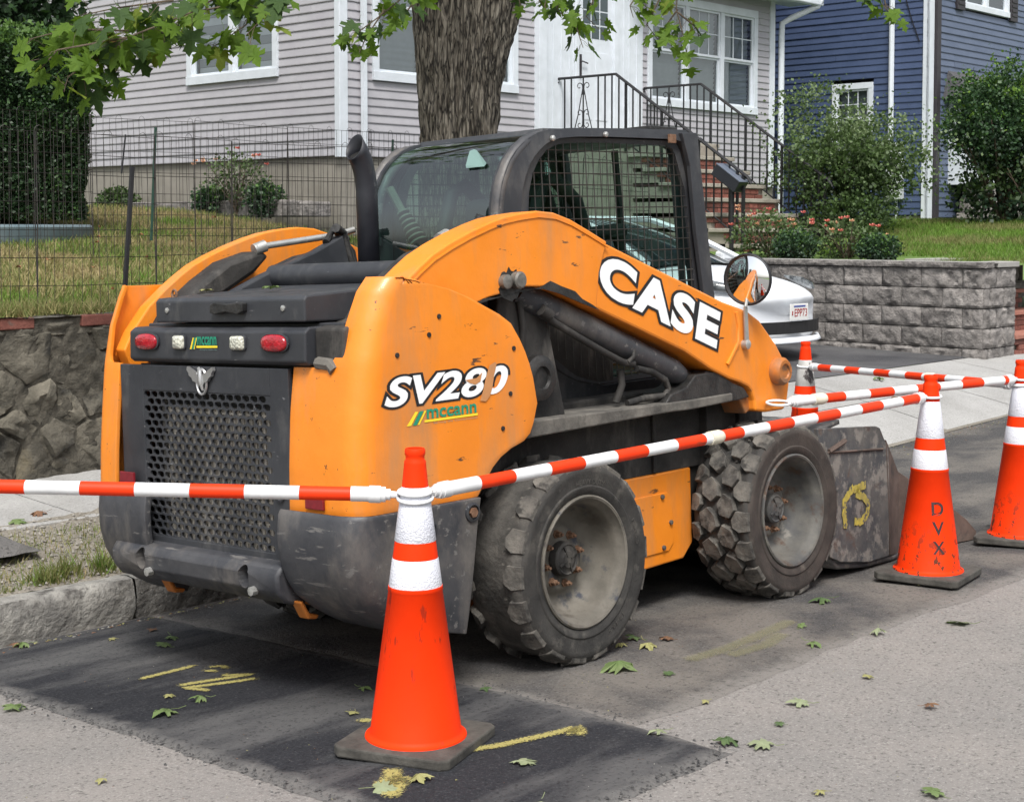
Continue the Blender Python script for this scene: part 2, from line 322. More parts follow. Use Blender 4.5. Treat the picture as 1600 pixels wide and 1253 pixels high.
patch2 = MB(); patch2.grid(lambda u, v: (-2.6 + 1.95 * u + (.04 * fbm(v * 6, 3) if u == 1 else 0), 2.45 + .55 * v + (.05 * fbm(u * 9, 1) if v in (0, 1) else 0), max(zp(0, 2.45 + .55 * v), zv(-2.6 + 1.95 * u, 2.45 + .55 * v)) + (.012 if 0 < u < 1 and 0 < v < 1 else -.02)), 30, 12)
patch2.build('pavement_patch', ASPH_NEW, kind='structure')
# right: apron, pavement slabs, driveway
ap = root('driveway_apron', None, None, (7, 2.6, .1)); ap['kind'] = 'structure'
def za(a, b):
    k = (b - 2.02) / 1.38; lo = zr(a, 2.02) + .02; return lo + (.305 - lo) * min(1, max(0, k)) ** .8
cuts = [4.32, 5.6, 7.0, 8.4, 9.8, 11.2, 12.8, 14.6, 17]
for i in range(len(cuts) - 1):
    for (b0, b1) in ((2.02, 2.72), (2.73, 3.40)):
        a0, a1 = cuts[i], cuts[i + 1] - .012; m = MB()
        m.grid(lambda u, v: (a0 + (a1 - a0) * u, b0 + (b1 - b0) * v, za(a0 + (a1 - a0) * u, b0 + (b1 - b0) * v) - (.0 if 0 < u < 1 and 0 < v < 1 else .008)), 8, 8)
        m.build('paving_slab', CONC, ap, smooth=180)
m = MB(); m.grid(lambda u, v: (4.3 + 12.7 * u, 2.0 + 1.41 * v, za(4.3 + 12.7 * u, 2.0 + 1.41 * v) - .012), 30, 12); m.build('slab_bed', DIRT, ap, smooth=180)
sheet(lin(5.6, 10.5, 5), [3.4, 4.5, 6, 10.4], lambda a, b: .303 + (b - 3.4) * .02).build('driveway', ASPH_DRV, kind='structure')
# ---------------------------------------------------------------- lawns
def zl(a, b): return min(1.81, 1.13 + max(0, b - 3.85) * .104) + .02 * fbm(a * .8, b * .8, 3)
def zg(a, b): return min(1.66, 1.200 + .092 * max(0, a - 10.9) * min(1, max(0, (b - 3.4) / .8))) + .008 * fbm(a, b, 4)
sheet(lin(-14, 5.62, 60), lin(3.8, 24, 60), zl).build('lawn_ground', SOIL, smooth=180, kind='structure')
sheet(lin(10.5, 40, 90), lin(3.42, 24, 60), zg).build('lawn_ground', SOIL_G, smooth=180, kind='structure')
def grass(name, n, fa, fz, mats, h=(.03, .07), wd=.006, label=None):
    m = MB(); vs = []; fs = []; mi = []
    for i in range(n):
        a, b = fa(); z = fz(a, b) - .005; t = random.uniform(0, 2 * pi); hh = random.uniform(*h); l = random.gauss(0, .45) * hh; l2 = random.gauss(0, .45) * hh
        k = len(vs); vs += [(a - wd * cos(t), b - wd * sin(t), z), (a + wd * cos(t), b + wd * sin(t), z), (a + l, b + l2, z + hh)]; fs.append((k, k + 1, k + 2)); mi.append(min(len(mats) - 1, max(0, int(len(mats) * (.5 + .75 * fbm(a * 1.1, b * 1.1, 7) + random.gauss(0, .22))))))
    m.v, m.f, m.mi = vs, fs, mi
    return m.build(name, mats, kind='stuff', fix=False, label=label, cat='grass')
G1 = mat('grass_green', (.11, .16, .03), (.16, .20, .05), rough=.7, trans=.35); G2 = mat('grass_straw', (.33, .28, .12), (.26, .24, .10), rough=.8, trans=.3)
G3 = mat('grass_olive', (.17, .18, .055), (.22, .21, .08), rough=.8, trans=.3); G4 = mat('grass_bright', (.10, .20, .02), (.16, .27, .035), rough=.7, trans=.35)
G5 = mat('grass_dry', (.36, .29, .15), (.30, .24, .12), rough=.85, trans=.3)
def left_lawn():
    while 1:
        b = 3.85 + 6.4 * random.random() ** 1.5; a = random.uniform(-1.2 - (b - 3.85) * .1, 5.6)
        return a, b
grass('lawn_grass', 85000, left_lawn, zl, [G4, G1, G3, G2, G5], (.03, .075), .006, 'dry patchy lawn grass behind the wire fence')
def right_lawn():
    while 1:
        a = 10.7 + 10 * random.random() ** 1.1; b = random.uniform(3.5, 8.4)
        if b < 6.4 - (a < 11.6) * 2.2 or a > 14: return a, b
grass('lawn_grass', 60000, right_lawn, zg, [G4, G4, G1, G3], (.04, .09), .007, 'bright green lawn grass above the grey block wall')
grass('verge_grass', 800, lambda: (lambda c: (c[0] + random.gauss(0, .035), c[1] + random.gauss(0, .02)))(random.choice([(-.62, 2.30), (-.45, 2.28), (-.22, 2.42), (.02, 2.35), (-.75, 2.27), (-.1, 2.6)])), zv, [G4, G1, G3], (.03, .11), .004, 'green grass tufts growing in the gravel verge')
grass('verge_straw', 5500, lambda: (lambda a, b: (a, b))(random.uniform(-1.6, 1.2), 2.23 + .5 * random.random() ** 1.4), zv, [G2, G5, G3, G1], (.012, .05), .003, 'short dry grass scattered through the gravel verge')
grass('wall_top_grass', 5000, lambda: (random.uniform(-1.5, 2.2), random.choice([3.78, 3.82, 3.88]) + random.gauss(0, .03)), lambda a, b: 1.13 + .02 * fbm(a * 3, 1), [G2, G3, G1, G2], (.02, .11), .004, 'straggly dry grass hanging on top of the fieldstone wall')
m = MB(); rq = random.Random(12)
for i in range(600):
    k = rq.random()
    if k < .55: a, b = -1.42 + abs(rq.gauss(0, .035)) * rq.choice([-1, .5]), rq.uniform(-.95, 2.0)
    elif k < .8: a, b = rq.uniform(-1.42, -.33), -.965 - rq.gauss(0, .03)
    else: a, b = -.33 + rq.gauss(0, .02), rq.uniform(-.95, 1.2)
    s = rq.uniform(.002, .0075); z = zr(a, b) + .010 + s * .2; r = [rq.uniform(.6, 1.2) for _ in range(5)]
    m.add([(a + s * r[0], b, z), (a, b + s * r[1], z), (a - s * r[2], b, z), (a, b - s * r[3], z), (a, b, z + s * r[4])], [(0, 1, 4), (1, 2, 4), (2, 3, 4), (3, 0, 4)])
m.build('asphalt_crumbs', mat('asphalt_crumb', (.02, .02, .022), (.09, .088, .085), scale=40, rough=.9), kind='stuff', fix=False)
m = MB()
for i in range(70):
    b = 3.9 + 5.5 * rq.random(); a = rq.uniform(-1.5, 5); s = rq.uniform(.02, .06); t = rq.uniform(0, 6.3); z = zl(a, b) + .045
    m.add([(a, b, z), (a + s * cos(t), b + s * sin(t), z + .015), (a + s * cos(t + .9), b + s * sin(t + .9), z), (a + s * .6 * cos(t + 1.7), b + s * .6 * sin(t + 1.7), z + .02)], [(0, 1, 2), (0, 2, 3)])
m.build('lawn_litter', mat('dry_brown_litter', (.28, .12, .05), (.20, .09, .045), scale=20, rough=.9), kind='stuff', fix=False)
# trees across the street, behind the camera: one far mass that the glass and the mirror reflect
TRS = mat('far_foliage', (.03, .055, .018), (.06, .10, .03), scale=1, rough=.9)
m = MB(); rt = random.Random(4)
for i in range(9000):
    a = rt.uniform(-34, 40); k = noise.noise(Vector((a * .16, 2, 0))); hmax = 6.0 + 4.5 * k; z = -.4 + hmax * rt.random() ** .7; b = -17 - rt.random() * 3 * (1 + k); s = rt.uniform(.25, .6)
    e = Euler((rt.uniform(0, 6), rt.uniform(0, 6), rt.uniform(0, 6))).to_matrix(); m.add([Vector((a, b, z)) + e @ Vector(q) * s for q in ((-1, -.5, 0), (0, -1, .2), (1, -.3, 0), (.6, .8, .2), (-.6, .7, 0))], [(0, 1, 2, 3, 4)])
m.build('distant_trees', TRS, kind='stuff', fix=False)
# gravel on verge, litter in gutter
m = MB()
for i in range(2600):
    a = random.uniform(-1.9, 1.2); b = random.uniform(2.22, 2.85); s = random.uniform(.003, .012); z = zv(a, b) + s * .3
    r = [random.uniform(.6, 1.2) for _ in range(6)]
    m.add([(a + s * r[0], b, z), (a, b + s * r[1], z), (a - s * r[2], b, z), (a, b - s * r[3], z), (a, b, z + s * r[4])], [(0, 1, 4), (1, 2, 4), (2, 3, 4), (3, 0, 4)])
m.build('verge_gravel', mat('gravel_stone', (.30, .28, .25), (.16, .15, .13), scale=30, rough=.9), kind='stuff', fix=False)
# ---------------------------------------------------------------- fieldstone retaining wall (left)
STONE = mat('fieldstone', (.055, .050, .038), (.155, .14, .11), scale=5, rough=.92, bump=.9, bscale=16, bdist=.03, dirt=((.040, .038, .033), .56, 5, (1, 1, 1), .12), dirt2=((.20, .17, .11), .60, 3, (1, 1, 1), .15), rnd=.4)
MORTAR = mat('dark_mortar', (.03, .027, .02), (.12, .108, .085), scale=12, rough=.95, bump=1, bscale=25, bdist=.02)
BRICK = mat('red_brick', (.13, .042, .030), (.21, .075, .055), scale=14, rough=.85, bump=.5, bscale=50, dirt=((.10, .08, .065), .6, 9, (1, 1, 1), .12), rnd=.3)
def clip(poly, nx, ny, d):
    r = []
    for i in range(len(poly)):
        p, q = poly[i], poly[(i + 1) % len(poly)]; sp_, sq = p[0] * nx + p[1] * ny - d, q[0] * nx + q[1] * ny - d
        if sp_ <= 0: r.append(p)
        if sp_ * sq < 0: t = sp_ / (sp_ - sq); r.append((p[0] + (q[0] - p[0]) * t, p[1] + (q[1] - p[1]) * t))
    return r
fw_ = root('fieldstone_wall', 'dark rubble stone retaining wall with a brick course on top, behind the machine at left', 'wall', (0, 3.75, .2))
B(-8, 5.7, 3.76, 3.98, 0, 1.10).build('mortar_backing', MORTAR, fw_)
m = MB(); m.grid(lambda u, v: (-3 + 8.6 * u, 3.727 + .026 * fbm(u * 60, v * 9, 1) + .012 * fbm(u * 200, v * 30, 4), 0.1 + .98 * v), 200, 26); m.build('mortar_face', MORTAR, fw_, smooth=180)
rs = random.Random(5); pts = []
for _ in range(420):
    q = (rs.uniform(-2.3, 2.7), rs.uniform(.2, 1.04)); rmin = .105 + .13 * max(0, noise.noise(Vector((q[0] * 2.1, q[1] * 2.1, 3)))) * 2
    if all(hypot((q[0] - p[0]) * .78, q[1] - p[1]) > rmin for p in pts): pts.append(q)
for r, zc in enumerate([]):
    st_ = .30 if r < 2 else .24 if r < 4 else .17
    a = -2.2 + rs.uniform(0, .2)
    while a < 2.6: pts.append((a + rs.uniform(-.09, .09), zc + rs.uniform(-.07, .07))); a += st_ * rs.uniform(.75, 1.35)
for (px_, pz) in pts:
    poly = [(-2.4, .18), (2.8, .18), (2.8, 1.055), (-2.4, 1.055)]
    for (qx, qz) in pts:
        if (qx, qz) != (px_, pz) and abs(qx - px_) < .8:
            nx, nz_ = qx - px_, qz - pz; l = hypot(nx, nz_); poly = clip(poly, nx / l, nz_ / l, ((qx + px_) / 2 * nx + (qz + pz) / 2 * nz_) / l - .007)
            if len(poly) < 3: break
    if len(poly) < 3: continue
    cx = sum(p[0] for p in poly) / len(poly); cz = sum(p[1] for p in poly) / len(poly); ring = []
    for i in range(len(poly)):
        p, q = poly[i], poly[(i + 1) % len(poly)]; k = max(1, int(hypot(q[0] - p[0], q[1] - p[1]) / .035))
        for j in range(k): ring.append((p[0] + (q[0] - p[0]) * j / k, p[1] + (q[1] - p[1]) * j / k))
    m = MB(); n = len(ring); vs = []; dep = rs.uniform(.012, .05)
    for (s_, d_) in ((1, 0), (.965, .7), (.88, .93), (.62, 1.0), (.32, 1.02)):
        for (x, z) in ring:
            x1, z1 = cx + (x - cx) * s_, cz + (z - cz) * s_
            if s_ > .9: x1 += .012 * fbm(x * 9, z * 9, 3); z1 += .012 * fbm(x * 9, z * 9, 8)
            vs.append((x1, 3.75 - dep * d_ - .04 * fbm(x1 * 6, z1 * 6, 2) * d_ - .013 * fbm(x1 * 19, z1 * 19, 6) * d_, z1))
    vs.append((cx, 3.75 - dep * 1.03 - .03 * fbm(cx * 5, cz * 5, 2), cz))
    m.add(vs, [(r * n + i, r * n + (i + 1) % n, (r + 1) * n + (i + 1) % n, (r + 1) * n + i) for r in range(4) for i in range(n)] + [(4 * n + i, 4 * n + (i + 1) % n, 5 * n) for i in range(n)])
    m.build('stone', STONE, fw_, smooth=38)
for a in (-1.9, -1.4, -1.19, -.335, -.128, .345, .551, .757, 2.1):
    B(a, a + .196, 3.69 + rs.uniform(0, .02), 3.9, 1.068, 1.128).build('brick', BRICK, fw_, bevel=.006)
m = MB(); m.grid(lambda u, v: (-3 + 8.6 * u, 3.722 + .03 * fbm(u * 90, v * 3, 8), 1.03 + .10 * v), 300, 8); m.build('crumbled_mortar_face', STONE, fw_, smooth=180)
m = MB(); m.grid(lambda u, v: (-3 + 8.6 * u, 3.70 + .25 * v, 1.125 + .016 * fbm(u * 40, v * 4, 5)), 160, 6); m.build('crumbled_mortar_cap', DUSTY, fw_, smooth=180)
# ---------------------------------------------------------------- grey block wall (right of the driveway)
BLOCK = mat('split_face_block', (.135, .125, .118), (.27, .25, .235), scale=7, rough=.92, bump=1.0, bscale=22, bdist=.03, dirt=((.075, .068, .066), .54, 5, (1, 1, 1), .15), rnd=.16)
CAPM = mat('block_cap_top', (.34, .33, .31), (.27, .26, .245), scale=9, rough=.9, bump=.3, rnd=.06)
def splitface(p0, du, n_out, w_, h_, seed, dep=.028):
    """block whose front face is rough; p0 corner, du along, n_out outward"""
    m = MB(); nu, nv = 15, 8; p0 = Vector(p0); du = Vector(du); no = Vector(n_out)
    def fn(u, v):
        e = min(u, 1 - u) * w_; f = min(v, 1 - v) * h_; k = min(1, min(e, f) / .022)
        d = dep * (.55 + .9 * fbm(u * w_ * 8 + seed, v * h_ * 8, seed) + .5 * fbm(u * w_ * 26 + seed, v * h_ * 26, seed)) * k
        return p0 + du * (u * w_) + Vector((0, 0, v * h_)) + no * max(-.01, d)
    m.grid(fn, nu, nv); back = -.2
    q = [p0, p0 + du * w_, p0 + du * w_ + Vector((0, 0, h_)), p0 + Vector((0, 0, h_))]
    m.add(q + [x + no * back for x in q], [(0, 4, 5, 1), (1, 5, 6, 2), (2, 6, 7, 3), (3, 7, 4, 0), (4, 7, 6, 5)]); return m
bw = root('block_retaining_wall', 'grey split face concrete block retaining wall beside the driveway', 'wall', (10.19, 4.3, .3))
CA = 10.20
tops = [.385, .586, .787, .988, 1.19]
for r, zt in enumerate(tops):
    z0 = .20 if r == 0 else tops[r - 1] + .004; x = 3.262 - .004 * r + (0 if r % 2 else -.0); first = .22 if r % 2 == 0 else .44; b = 3.262
    while b < 7.2:
        wd = first if b < 3.27 else .45
        splitface((CA, b + .003, z0), (0, 1, 0), (-1, 0, 0), wd - .006, zt - z0 - .004, r * 3.7 + b).build('block', BLOCK, bw, smooth=42); b += wd
    a = CA
    for wd in ([.30, .43] if r % 2 == 0 else [.15, .30, .28]):
        splitface((a + .003, 3.262, z0), (1, 0, 0), (0, -1, 0), wd - .006, zt - z0 - .004, r * 5.1 + a).build('block', BLOCK, bw, smooth=42); a += wd
B(10.24, 10.90, 3.30, 7.2, .2, 1.18).build('core', MORTAR, bw)
b = 3.225
while b < 7.2:
    wd = .45 if b < 6.9 else .3; m = splitface((CA - .035, b + .002, 1.194), (0, 1, 0), (-1, 0, 0), wd - .004, .055, b * 3, .012); m.build('cap_block', BLOCK, bw, smooth=40)
    B(CA - .03, CA + .26, b + .002, b + wd - .002, 1.236, 1.252).build('cap_top', CAPM, bw); b += wd
B(CA + .262, 10.95, 3.228, 3.50, 1.194, 1.250).build('cap_top', CAPM, bw, bevel=.006)
# garden steps right of the wall, and the wall piece behind them
gs = root('garden_steps', 'red brick garden steps at the right end of the block wall', 'steps', (11.6, 3.5, .3))
for i in range(3):
    z0 = .28 + i * .21
    for r in range(3):
        for k in range(7): B(10.96 + k * .2 + (r % 2) * .1, 11.152 + k * .2 + (r % 2) * .1, 3.27 + i * .3, 3.37 + i * .3, z0 + r * .055, z0 + .049 + r * .055).build('brick', BRICK, gs)
    B(10.95, 12.5, 3.25 + i * .3, 3.60 + i * .3, z0 + .166, z0 + .208).build('tread', mat('brick_tread', (.30, .12, .085), (.36, .16, .12), rough=.8, bump=.3) if i == 0 else bpy.data.materials['brick_tread'], gs, bevel=.004)
    B(10.97, 12.5, 3.30 + i * .3, 4.3, z0 - .05, z0 + .160).build('step_core', MORTAR, gs)
w2 = root('low_block_wall', 'short grey block wall at the head of the brick garden steps', 'wall', (12, 4.2, .9))
for r in range(2):
    for k in range(5): splitface((10.93 + k * .45 + .003 - r * .2, 4.16, .78 + r * .205), (1, 0, 0), (0, -1, 0), .444, .2, r * 9 + k).build('block', BLOCK, w2, smooth=42)
for k in range(4): B(10.75 + k * .6, 11.345 + k * .6, 4.10, 4.42, 1.195, 1.262).build('cap_block', CAPM, w2, bevel=.006)
B(10.95, 13.2, 4.2, 4.4, .3, 1.19).build('core', MORTAR, w2)
B(10.45, 11.8, 4.30, 8.0, 1.0, 1.222).build('mulch_bed', MULCH, kind='structure')
# ---------------------------------------------------------------- houses
SID = mat('mauve_vinyl_siding', (.340, .332, .355), (.375, .367, .390), scale=3, rough=.55, bump=.05, bscale=30, dirt=((.33, .315, .345), .56, 2.5, (1, 1, .4), .2), rnd=.03)
SID_B = mat('blue_vinyl_siding', (.042, .064, .128), (.053, .077, .150), scale=3, rough=.5, bump=.05, bscale=30, rnd=.06)
SID_G = mat('slate_blue_siding', (.074, .098, .155), (.09, .115, .175), scale=3, rough=.5, bump=.05, bscale=30, rnd=.05)
TRIM = mat('white_trim', (.62, .66, .71), (.55, .59, .63), scale=6, rough=.5, bump=.05, bscale=20)
DTRIM = mat('dark_trim', (.018, .015, .02), (.03, .026, .03), rough=.5)
FOUND = mat('parged_foundation', (.27, .25, .215), (.21, .195, .165), scale=3, rough=.9, bump=.4, bscale=25, dirt=((.15, .14, .115), .6, 4, (1, 1, .3), .15))
DARK = mat('dim_interior', (.02, .02, .022), rough=.9)
BLIND = mat('grey_blind', (.22, .23, .25), (.26, .27, .29), scale=5, rough=.8); BLIND_D = mat('dark_blind_band', (.095, .10, .11), rough=.8); BLIND_W = mat('white_blind', (.52, .56, .57), (.46, .50, .51), scale=5, rough=.7)
SHING = mat('grey_roof_shingle', (.045, .045, .05), (.08, .08, .085), scale=20, rough=.95, bump=.6)
def wallmap(kind, c):
    """(u, out, z) -> street coordinates. front walls: u = a, out towards the street; side walls: u = b, out towards -a"""
    return (lambda p: Vector((p[0], c - p[1], p[2]))) if kind == 'front' else (lambda p: Vector((c - p[1], p[0], p[2])))
def clad(root_, xf, u0, u1, z0, z1, h, mtl, holes=(), nm='siding_board'):
    z = z0; i = 0
    while z < z1:
        zt = min(z1, z + h); seg = [(u0, u1)]
        for (a, b, c, d) in holes:
            if c < zt - .01 and d > z + .01: seg = [s for (p, q) in seg for s in ((p, min(q, a)), (max(p, b), q)) if s[1] - s[0] > .02]
        sg2 = []; jn = u0 + random.uniform(.4, 3.6)
        while jn < u1: sg2.append(jn); jn += 3.66
        for j_ in sg2: seg = [t_ for (p, q) in seg for t_ in ([(p, j_ - .0012), (j_ + .0012, q)] if p + .05 < j_ < q - .05 else [(p, q)])]
        for (p, q) in seg:
            m = MB(); m.xf = xf
            jo = random.gauss(0, .0012); jz = random.gauss(0, .0012)
            m.add([(x, o + jo, zz + jz * (x == p) - jz * (x == q)) for x in (p, q) for (o, zz) in ((0, z - .003), (.018, z - .001), (.019, z + .010), (.004, zt - .001), (-.01, zt))],
                  [(0, 1, 6, 5), (1, 2, 7, 6), (2, 3, 8, 7), (3, 4, 9, 8), (0, 4, 3, 2, 1), (5, 6, 7, 8, 9)])
            m.build(nm, mtl, root_)
        z += h; i += 1
def bar(m, u0, u1, z0, z1, o0, o1): m.add([(u, o, z) for u in (u0, u1) for o in (o0, o1) for z in (z0, z1)], [(0, 1, 3, 2), (4, 6, 7, 5), (0, 4, 5, 1), (2, 3, 7, 6), (0, 2, 6, 4), (1, 5, 7, 3)])
def window(root_, xf, u0, u1, z0, z1, units=1, grid=(0, 0), zebra=False, trim=.10, blind=BLIND, rail=.52, frame=None, label=None):
    m = MB(); m.xf = xf; T = trim; frame = frame or TRIM
    bar(m, u0, u1, z0 - .05, z0 + T * .6, -.02, .055); bar(m, u0, u1, z1 - T, z1 + .02, -.02, .045)
    bar(m, u0, u0 + T, z0 + T * .6, z1 - T, -.02, .042); bar(m, u1 - T, u1, z0 + T * .6, z1 - T, -.02, .042)
    uw = (u1 - u0 - 2 * T - (units - 1) * .09) / units
    for i in range(1, units): x = u0 + T + i * uw + (i - 1) * .09; bar(m, x, x + .09, z0 + T * .6, z1 - T, -.02, .036)
    wdw = m.build('window', frame, root_, bevel=.004)
    if label: wdw['label'] = label
    for i in range(units):
        x0 = u0 + T + i * (uw + .09); x1 = x0 + uw; zb, zt = z0 + T * .6, z1 - T; zm = zb + (zt - zb) * rail
        m = MB(); m.xf = xf; s = .035
        for (p, q, o) in ((zb, zm, -.005), (zm, zt, .018)):
            bar(m, x0, x0 + s, p, q, o - .03, o); bar(m, x1 - s, x1, p, q, o - .03, o); bar(m, x0 + s, x1 - s, p, p + s, o - .03, o); bar(m, x0 + s, x1 - s, q - s, q, o - .03, o)
        if grid[0]:
            o = .006
            for g in range(1, grid[0]): x = x0 + s + (x1 - x0 - 2 * s) * g / grid[0]; bar(m, x - .007, x + .007, zm + s, zt - s, o - .012, o)
            for g in range(1, grid[1]): z = zm + s + (zt - zm - 2 * s) * g / grid[1]; bar(m, x0 + s, x1 - s, z - .007, z + .007, o - .012, o - .001)
        m.build('sash', frame, wdw)
        m = MB(); m.xf = xf
        for (p, q, o) in ((zb + s, zm - s, -.022), (zm + s, zt - s, -.002)): m.add([(x0 + s, o, p), (x1 - s, o, p), (x1 - s, o, q), (x0 + s, o, q)], [(0, 1, 2, 3)])
        m.build('pane', WGLASS, wdw)
        m = MB(); m.xf = xf; z = zb + .02; k = 0
        while z < zt:
            if zebra: hh = .105; bar(m, x0 + .02, x1 - .02, z, z + hh - .006, -.10, -.095 + .004 * (k % 2)); m.mi[-6:] = [k % 2] * 6
            else: hh = .075; m.add([(x0 + .02, -.10, z), (x1 - .02, -.10, z), (x1 - .02, -.075, z + hh), (x0 + .02, -.075, z + hh)], [(0, 1, 2, 3)])
            z += hh; k += 1
        m.build('blind', [blind, BLIND_D], wdw)
HA, HB = 7.95, 10.3
h1 = root('mauve_house', 'pale mauve clapboard house with white trim behind the machine', 'house', (HA, HB, 1.8))
B(HA + .17, 17.3, HB + .16, 18.5, 1.5, 8.4).build('house_body', DARK, h1)
B(HA + .03, 17.32, HB + .03, 18.4, 1.4, 2.46).build('foundation', FOUND, h1)
fr = wallmap('front', HB); sd = wallmap('side', HA)
H_ = .1016
clad(h1, sd, HB + .06, 18.4, 2.45, 6.9, H_, SID, [(11.42, 13.30, 3.5, 5.25)])
clad(h1, fr, HA + .10, 11.42, 2.45, 6.9, H_, SID, [(8.45, 11.05, 3.42, 5.1)])
clad(h1, fr, 13.75, 17.12, 2.30, 5.25, H_, SID, [(13.88, 16.75, 3.44, 5.02)])
def fbar(nm, u0, u1, z0, z1, o0, o1, xf=fr, mt=TRIM, r=h1, bevel=.004): m = MB(); m.xf = xf; bar(m, u0, u1, z0, z1, o0, o1); return m.build(nm, mt, r, bevel=bevel)
fbar('corner_board', HA - .03, HA + .095, 2.43, 6.9, 0, .035); fbar('corner_board', HB - .03, HB + .06, 2.43, 6.9, 0, .035, sd)
fbar('corner_board', 17.12, 17.26, 2.25, 5.25, 0, .035)
m = MB(); m.tube([(8.27, HB - .07, 2.1), (8.27, HB - .07, 6.9)], .04, 4); m.build('downspout', TRIM, h1)
m = MB(); m.tube([(17.9, HB - .5, 5.3), (17.86, HB - .46, 5.2), (17.45, HB - .2, 4.98), (17.36, HB - .1, 4.9), (17.36, HB - .09, 4.7), (17.36, HB - .09, 1.75)], .05, 10); m.build('downspout', TRIM, h1, smooth=50)
window(h1, sd, 11.42, 13.30, 3.50, 5.25, 2, (0, 0), True, rail=.62)
window(h1, fr, 8.45, 11.05, 3.42, 5.10, 3, (0, 0), False, blind=BLIND)
window(h1, fr, 13.88, 16.75, 3.44, 5.02, 3, (3, 2), False, blind=BLIND, rail=.5)
# eave over the right part
B(13.3, 17.9, HB - .42, HB + .1, 5.24, 5.30).build('soffit', TRIM, h1); B(13.2, 17.95, HB - .52, HB - .40, 5.20, 5.36).build('gutter', TRIM, h1, bevel=.02)
B(13.2, 17.9, HB - .4, HB + 2, 5.36, 5.42).build('roof_edge', SHING, h1)
B(HA - .4, 17.9, HB - .4, 18.8, 8.4, 8.55).build('roof', SHING, h1)
# entry: white panels, door
B(11.40, 11.56, HB - .10, HB + .1, 2.3, 5.3).build('entry_pilaster', TRIM, h1, bevel=.004)
fbar('entry_panel', 11.56, 12.30, 2.75, 5.3, -.04, .03); fbar('entry_panel', 13.18, 13.76, 2.75, 5.3, -.04, .03)
fbar('entry_base', 11.42, 13.88, 2.3, 2.75, 0, .02)
for x in (11.75, 11.92, 12.10, 12.18, 13.30, 13.42, 13.60): fbar('panel_moulding', x, x + .022, 2.8, 5.25, .03, .042)
dr = fbar('front_door', 12.30, 13.08, 2.88, 4.98, -.03, .01); fbar('door_frame', 13.08, 13.18, 2.8, 5.1, -.03, .05); fbar('door_frame', 12.24, 12.30, 2.8, 5.1, -.03, .045)
m = MB(); m.xf = fr
for (p, q) in ((12.42, 12.62), (12.70, 12.96)):
    bar(m, p, q, 3.1, 4.05, .01, .018)
m.build('door_panel', TRIM, dr, bevel=.004)
m = MB(); m.xf = fr
for i in range(3):
    for j in range(3): bar(m, 12.42 + i * .19, 12.585 + i * .19, 4.24 + j * .2, 4.42 + j * .2, .008, .013)
m.build('door_lite', mat('dark_door_glass', (.05, .07, .075), rough=.1), dr)
m = MB(); m.xf = fr; bar(m, 12.345, 12.375, 3.68, 4.0, .012, .03); m.build('handle_plate', DTRIM, dr); m = MB(); m.tube([(12.36, HB - .03, 3.9), (12.36, HB - .06, 3.9), (12.47, HB - .06, 3.88)], .011, 6); m.build('handle', DTRIM, dr)
# stairs
sr = root('front_stairs', 'brick stairs with stone treads climbing to the white front door', 'stairs', (12.84, 8.6, 1.3))
TREAD = mat('stone_tread', (.36, .33, .28), (.27, .25, .21), scale=10, rough=.9, bump=.5)
SA0, SA1 = 11.86, 13.86; b = 6.62; ztop = 1.215
step_tops = [1.387 + .197 * i for i in range(8)]
B(SA0 + .02, SA1 - .03, 8.98, HB + .1, 1.1, step_tops[7] - .05).build('landing_body', mat('stair_mortar', (.30, .27, .23), (.24, .215, .18), rough=.9, bump=.4), sr)
MS = bpy.data.materials['stair_mortar']
brk_me = B(0, .196, -.02, .06, 0, .058).mesh('brick', BRICK)
for i, zt in enumerate(step_tops):
    bf = 7.18 + .262 * i; last = i == 7
    B(SA0 - .02, SA1 + .02, bf - .025, (HB if last else bf + .30), zt - .052, zt).build('tread', TREAD, sr, bevel=.008)
    B(SA0 + .02, SA1 - .02, bf + .02, 9.05, zt - .197, zt - .053).build('riser_core', MS, sr)
    for r in range(2):
        x = SA0 + (.0 if r else .1) + .005
        while x < SA1 - .19: inst('brick', brk_me, sr, Vector((x, bf + .015, zt - .193 + r * .070)) - BASE[sr.name]); x += .206
m = None
for i in range(12):
    for k in range(5): 
        zz = 1.3 + i * .07
        if zz < 2.8: inst('brick', brk_me, sr, Vector((SA1 - .02, 9.0 + k * .21 + (i % 2) * .1, zz)) - BASE[sr.name], (0, 0, pi / 2))
IRON = mat('black_wrought_iron', (.012, .012, .014), rough=.45)
